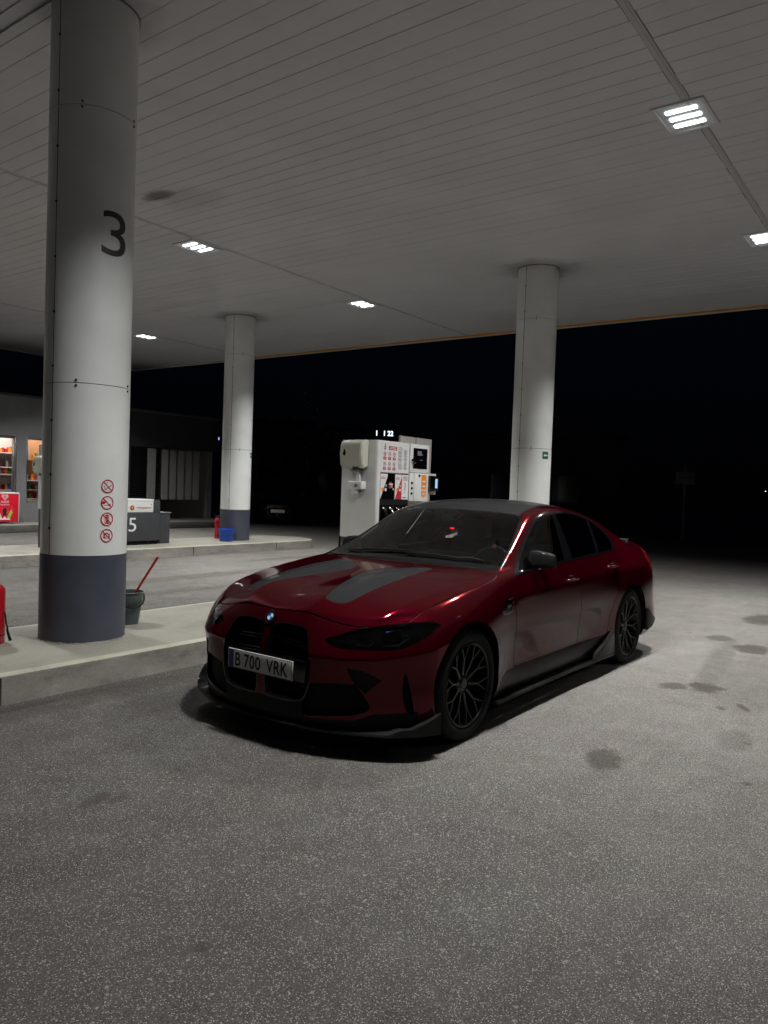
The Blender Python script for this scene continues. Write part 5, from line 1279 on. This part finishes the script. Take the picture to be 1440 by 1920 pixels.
for (x0, x1, wood, nm) in ((-5.94, -4.6, False, 'white shop shelves behind the left window, glass bottles on the upper boards'), (-6.95, -6.15, True, 'wooden shop shelves behind the narrow right window')):
    y = SY - .9; lv = (.50, .78, 1.06, 1.50, 1.70, 2.10) if not wood else (.60, .82, 1.08, 1.35, 1.95)
    shelf_unit(x0, x1, y, [z - .22 for z in lv], wood, nm)
    gx0, gx1 = (x0 + .05, -5.33) if not wood else (-6.80, x1 - .04)
    for li, z in enumerate(lv):
        x = gx1; cnt = 0
        while x > gx0:
            kind = 'bottle' if (z > 1.65 and not wood) or rs.random() < .12 else 'packet'
            if z > 2.05: kind = 'packet'
            cnt += 1
            if z + .29 < 2.45:
                o, c = goods(x, y - .02 - .06 * rs.random() - .04, z, kind, rs)
                tag(o, '%s %s, %s from the left on the %s board of the %s shop shelves' % (o.data.materials[0].name.replace('goods_', '').replace('bottle', 'clear'), c, ORD2[cnt - 1], ORD[li], 'wooden' if wood else 'white'), c, ('bottles' if kind == 'bottle' else 'packets') + (' on the wooden shelves' if wood else ' on the white shelves'))
            x -= .078 + rs.random() * .015
# ice cream freezer
t = empty('ice_cream_freezer', (-4.86, -16.62, .2), 0, 'red ice cream chest freezer with a white heart emblem, in front of the shop window', 'freezer')
g = MB(); g.box(-.34, .75, -.55, 0, .04, .78); g.build('chest', mat('freezer_red', (.62, .010, .03), .35, noise=.04), t, bevel=.012, seg=3, smooth=True)
g = MB(); g.box(-.35, .76, -.56, .01, .78, .82); g.box(-.352, -.338, .0, .012, .04, .78); g.build('lid', M_sticker, t, bevel=.008)
def heart(s, k=1.0): return [(s * k * .062 * 16 * math.sin(a) ** 3 / 16 * 1.0, s * k * .058 * (13 * math.cos(a) - 5 * math.cos(2 * a) - 2 * math.cos(3 * a) - math.cos(4 * a)) / 16) for a in np.linspace(0, 2 * PI, 36, endpoint=False)]
def g_band(o, i): n = len(o); return list(o) + list(i), [(k, (k + 1) % n, n + (k + 1) % n, n + k) for k in range(n)]
FO = (.03, .0, 0); FU = (-1, 0, 0); FV = (0, 0, 1); FN = (0, 1, 0)
decal('emblem', g_move(g_join(g_band(heart(1.45), heart(1.12)), g_band(heart(.88), heart(.55))), 0, .70), M_sticker, t, FO, FU, FV, FN, .002)
decal('lettering', g_join(g_move(text_mesh('ALEGE', .21, .055, bold=.012), 0, .575), g_move(text_mesh('ÎNGHEȚATA', .25, .055, bold=.012), 0, .495)), M_sticker, t, FO, FU, FV, FN, .002)
decal('ice_lolly', g_join(g_poly([(-.045, .22), (.045, .22), (.05, .36), (.03, .41), (-.03, .41), (-.05, .36)])), PAL[5], t, FO, FU, FV, FN, .003)
decal('ice_lolly', g_join(g_poly([(.05, .13), (.12, .10), (.21, .30), (.17, .36), (.13, .32)])), mat('lime', (.35, .50, .05), .5), t, FO, FU, FV, FN, .004)
decal('ice_lolly', g_join(g_poly([(-.06, .12), (-.14, .10), (-.23, .26), (-.18, .31), (-.12, .27)])), PAL[2], t, FO, FU, FV, FN, .004)
decal('splash', g_join(g_poly([(-.16, .10), (.16, .10), (.12, .15), (.05, .13), (0, .19), (-.06, .13), (-.12, .16)]), *[g_disc(math.cos(i * 1.9) * .22, .36 + .08 * math.sin(i * 2.7), .007, 8) for i in range(8)]), M_sticker, t, FO, FU, FV, FN, .005)

# ================================================================== BACKGROUND IN THE DARK
car2 = empty('parked_car', (-16.15, -17.65, 0), 0, 'dark car standing in the unlit lot between the columns, only its grille glinting', 'car')
make_car(car2, paint('black_paint', (.012, .012, .014), .3, .5), detail=False)
for ch in bpy.data.objects:
    pass
car2.rotation_euler = (0, 0, math.radians(41)); car2.scale = (.92, .95, 1.06)
g = MB()
for z in (.60, .635, .67): g.tube([(2.215, -.40, z), (2.245, -.2, z), (2.25, 0, z), (2.245, .2, z), (2.215, .40, z)], .008, 8)
g.box(2.24, 2.262, -.26, .26, .42, .53); g.build('front_trim', M_chrome, car2, smooth=True)

def house(x, y, w, d, h, label, rz=0., win=()):
    t = empty('distant_building', (x, y, 0), rz, label, 'building', 'unlit buildings beyond the forecourt')
    g = MB(); g.box(-d / 2, d / 2, -w / 2, w / 2, 0, h); g.build('wall', mat('dark_render_%d' % len(MATS), (.16, .14, .125), .8, noise=.1), t)
    g = MB(); g.box(-d / 2 - .3, d / 2 + .3, -w / 2 - .3, w / 2 + .3, h, h + .25); g.build('roof', M_dgrey, t)
    for (yy, zz, ww, hh) in win:
        g = MB(); g.box(d / 2 + .002, d / 2 + .03, yy - ww / 2, yy + ww / 2, zz, zz + hh); f = g.build('window', M_gloss, t)
        g = MB(); g.box(d / 2 + .03, d / 2 + .05, yy - ww / 2 - .06, yy + ww / 2 + .06, zz - .08, zz); g.build('sill', M_grey, f)
    return t
house(-38, -17, 9, 6, 4.6, 'dark low building behind the right hand column', .4, ((-2, 1, 1.4, 1.5), (1.5, 1, 1.4, 1.5)))
house(-46, -42, 16, 8, 6.0, 'dark long building far behind the white pump', .7, ((-4, 1, 1.6, 1.5), (0, 1, 1.6, 1.5), (4, 1, 1.6, 1.5)))
house(-30, -34, 8, 6, 5.2, 'dark building far behind the distant column', .7, ((-1.6, 1, 1.4, 1.5), (1.6, 1, 1.4, 1.5)))
# trees
M_leaf = mat('dark_leaves', (.05, .07, .035), .7); M_bark = mat('bark', (.09, .07, .05), .9)
def tree(x, y, h, r, label, seed):
    t = empty('tree', (x, y, 0), 0, label, 'tree', 'dark trees beyond the forecourt'); rs = random.Random(seed)
    g = MB(); g.tube([(0, 0, -.1), (.05, .02, h * .25), (-.04, .05, h * .5), (.05, 0, h * .8)], [.16, .12, .09, .03], 8)
    tips = []
    for k in range(9):
        a = rs.uniform(0, 2 * PI); z = h * rs.uniform(.3, .65); e = Vector((math.cos(a) * r * .7, math.sin(a) * r * .7, z + h * rs.uniform(.1, .3))); g.tube([(0, 0, z), e * .5 + Vector((0, 0, z * .5 + .1)), e], [.05, .03, .012], 6); tips.append(e)
    g.build('trunk', M_bark, t, smooth=True)
    g = MB()
    for k in range(46):
        c = rs.choice(tips) + Vector((rs.gauss(0, r * .3), rs.gauss(0, r * .3), rs.gauss(.1, h * .09)))
        for j in range(34):
            p = c + Vector((rs.gauss(0, .22), rs.gauss(0, .22), rs.gauss(0, .18))); a = Vector((rs.uniform(-1, 1), rs.uniform(-1, 1), rs.uniform(-1, 1))).normalized() * .09; b_ = a.cross(Vector((rs.uniform(-1, 1), rs.uniform(-1, 1), 1))).normalized() * .05
            g.add([p - a, p + b_, p + a, p - b_], [(0, 1, 2, 3)])
    g.build('crown', M_leaf, t); return t
tree(-19.5, -19.5, 4.6, 1.9, 'dark leafy tree between the distant column and the pump', 1)
tree(-22.5, -18.0, 4.0, 1.7, 'dark leafy tree just left of the white pump', 2)
# sign on a pole, lot at right
t = empty('pole_sign', (-23.5, -4.6, 0), math.radians(31), 'faint unlit rectangular sign on a pole in the dark lot at right', 'sign')
g = MB(); g.tube([(0, 0, 0), (0, 0, 2.75)], .045, 12); g.build('pole', M_grey, t, smooth=True)
g = MB(); g.box(.05, .07, -.34, .34, 1.98, 2.46); p_ = g.build('sign_panel', M_grey, t, bevel=.004)
g = MB(); g.box(.0701, .073, -.22, .22, 2.18, 2.26); g.build('dark_band', M_dink, p_)
# LED price digits far off
def led_sign(x, y, z, rz, txt, w, h, label, m):
    t = empty('led_sign', (x, y, 0), rz, label, 'lit sign')
    g = MB(); g.box(-.08, .0, -w / 2 - .25, w / 2 + .25, z - h / 2 - .2, z + h / 2 + .2); g.build('cabinet', M_black, t)
    g = MB(); g.box(-.06, -.02, -.08, .08, 0, z - h / 2 - .2); g.build('post', M_black, t)
    decal('digits', text_mesh(txt, w, h, bold=.03), m, t, (0, 0, z), (0, 1, 0), (0, 0, 1), (1, 0, 0), .01)
    return t
led_sign(-18.7, -14.66, 3.60, math.radians(37), '1   1 22', .66, .20, 'small lit white digits just above the tall white pump', M_digit)
led_sign(-14.22, -19.56, 3.13, math.radians(51), '1080 1', .62, .11, 'small lit violet digits left of the distant column', mat('violet_digits', (.1, .1, .1), .5, emis=(.45, .45, 1.0), es=1.6))
# far street lamps, just points of light
M_far = mat('far_lamp_glow', (.2, .2, .2), .5, emis=(1, .95, .8), es=2.5)
for i, (x, y, h, lb) in enumerate(((-26.4, -38.5, 1.32, 'tiny far lamp low between the distant column and the pump'), (-27.3, -37.8, 4.85, 'tiny far lamp high to the left of the pump'), (-25.6, -39.7, 5.1, 'tiny far lamp just right of the distant column'),
        (-51.2, -17, 1.1, 'tiny far lamp just above the tail of the red car'), (-53.7, -7.4, 2.1, 'tiny far lamp near the right edge'))):
    t = empty('street_lamp', (x, y, 0), 0, lb, 'street lamp', 'far street lamps'); g = MB(); g.tube([(0, 0, 0), (0, 0, h), (.3, .2, h + .1)], .03, 8); g.build('pole', M_black, t)
    g = MB(); g.lathe([(0, -.03), (.03, -.02), (.035, 0), (.02, .02), (0, .03)], 12, c=(.3, .2, h + .06)); g.build('lamp_head', M_far, t, smooth=True)
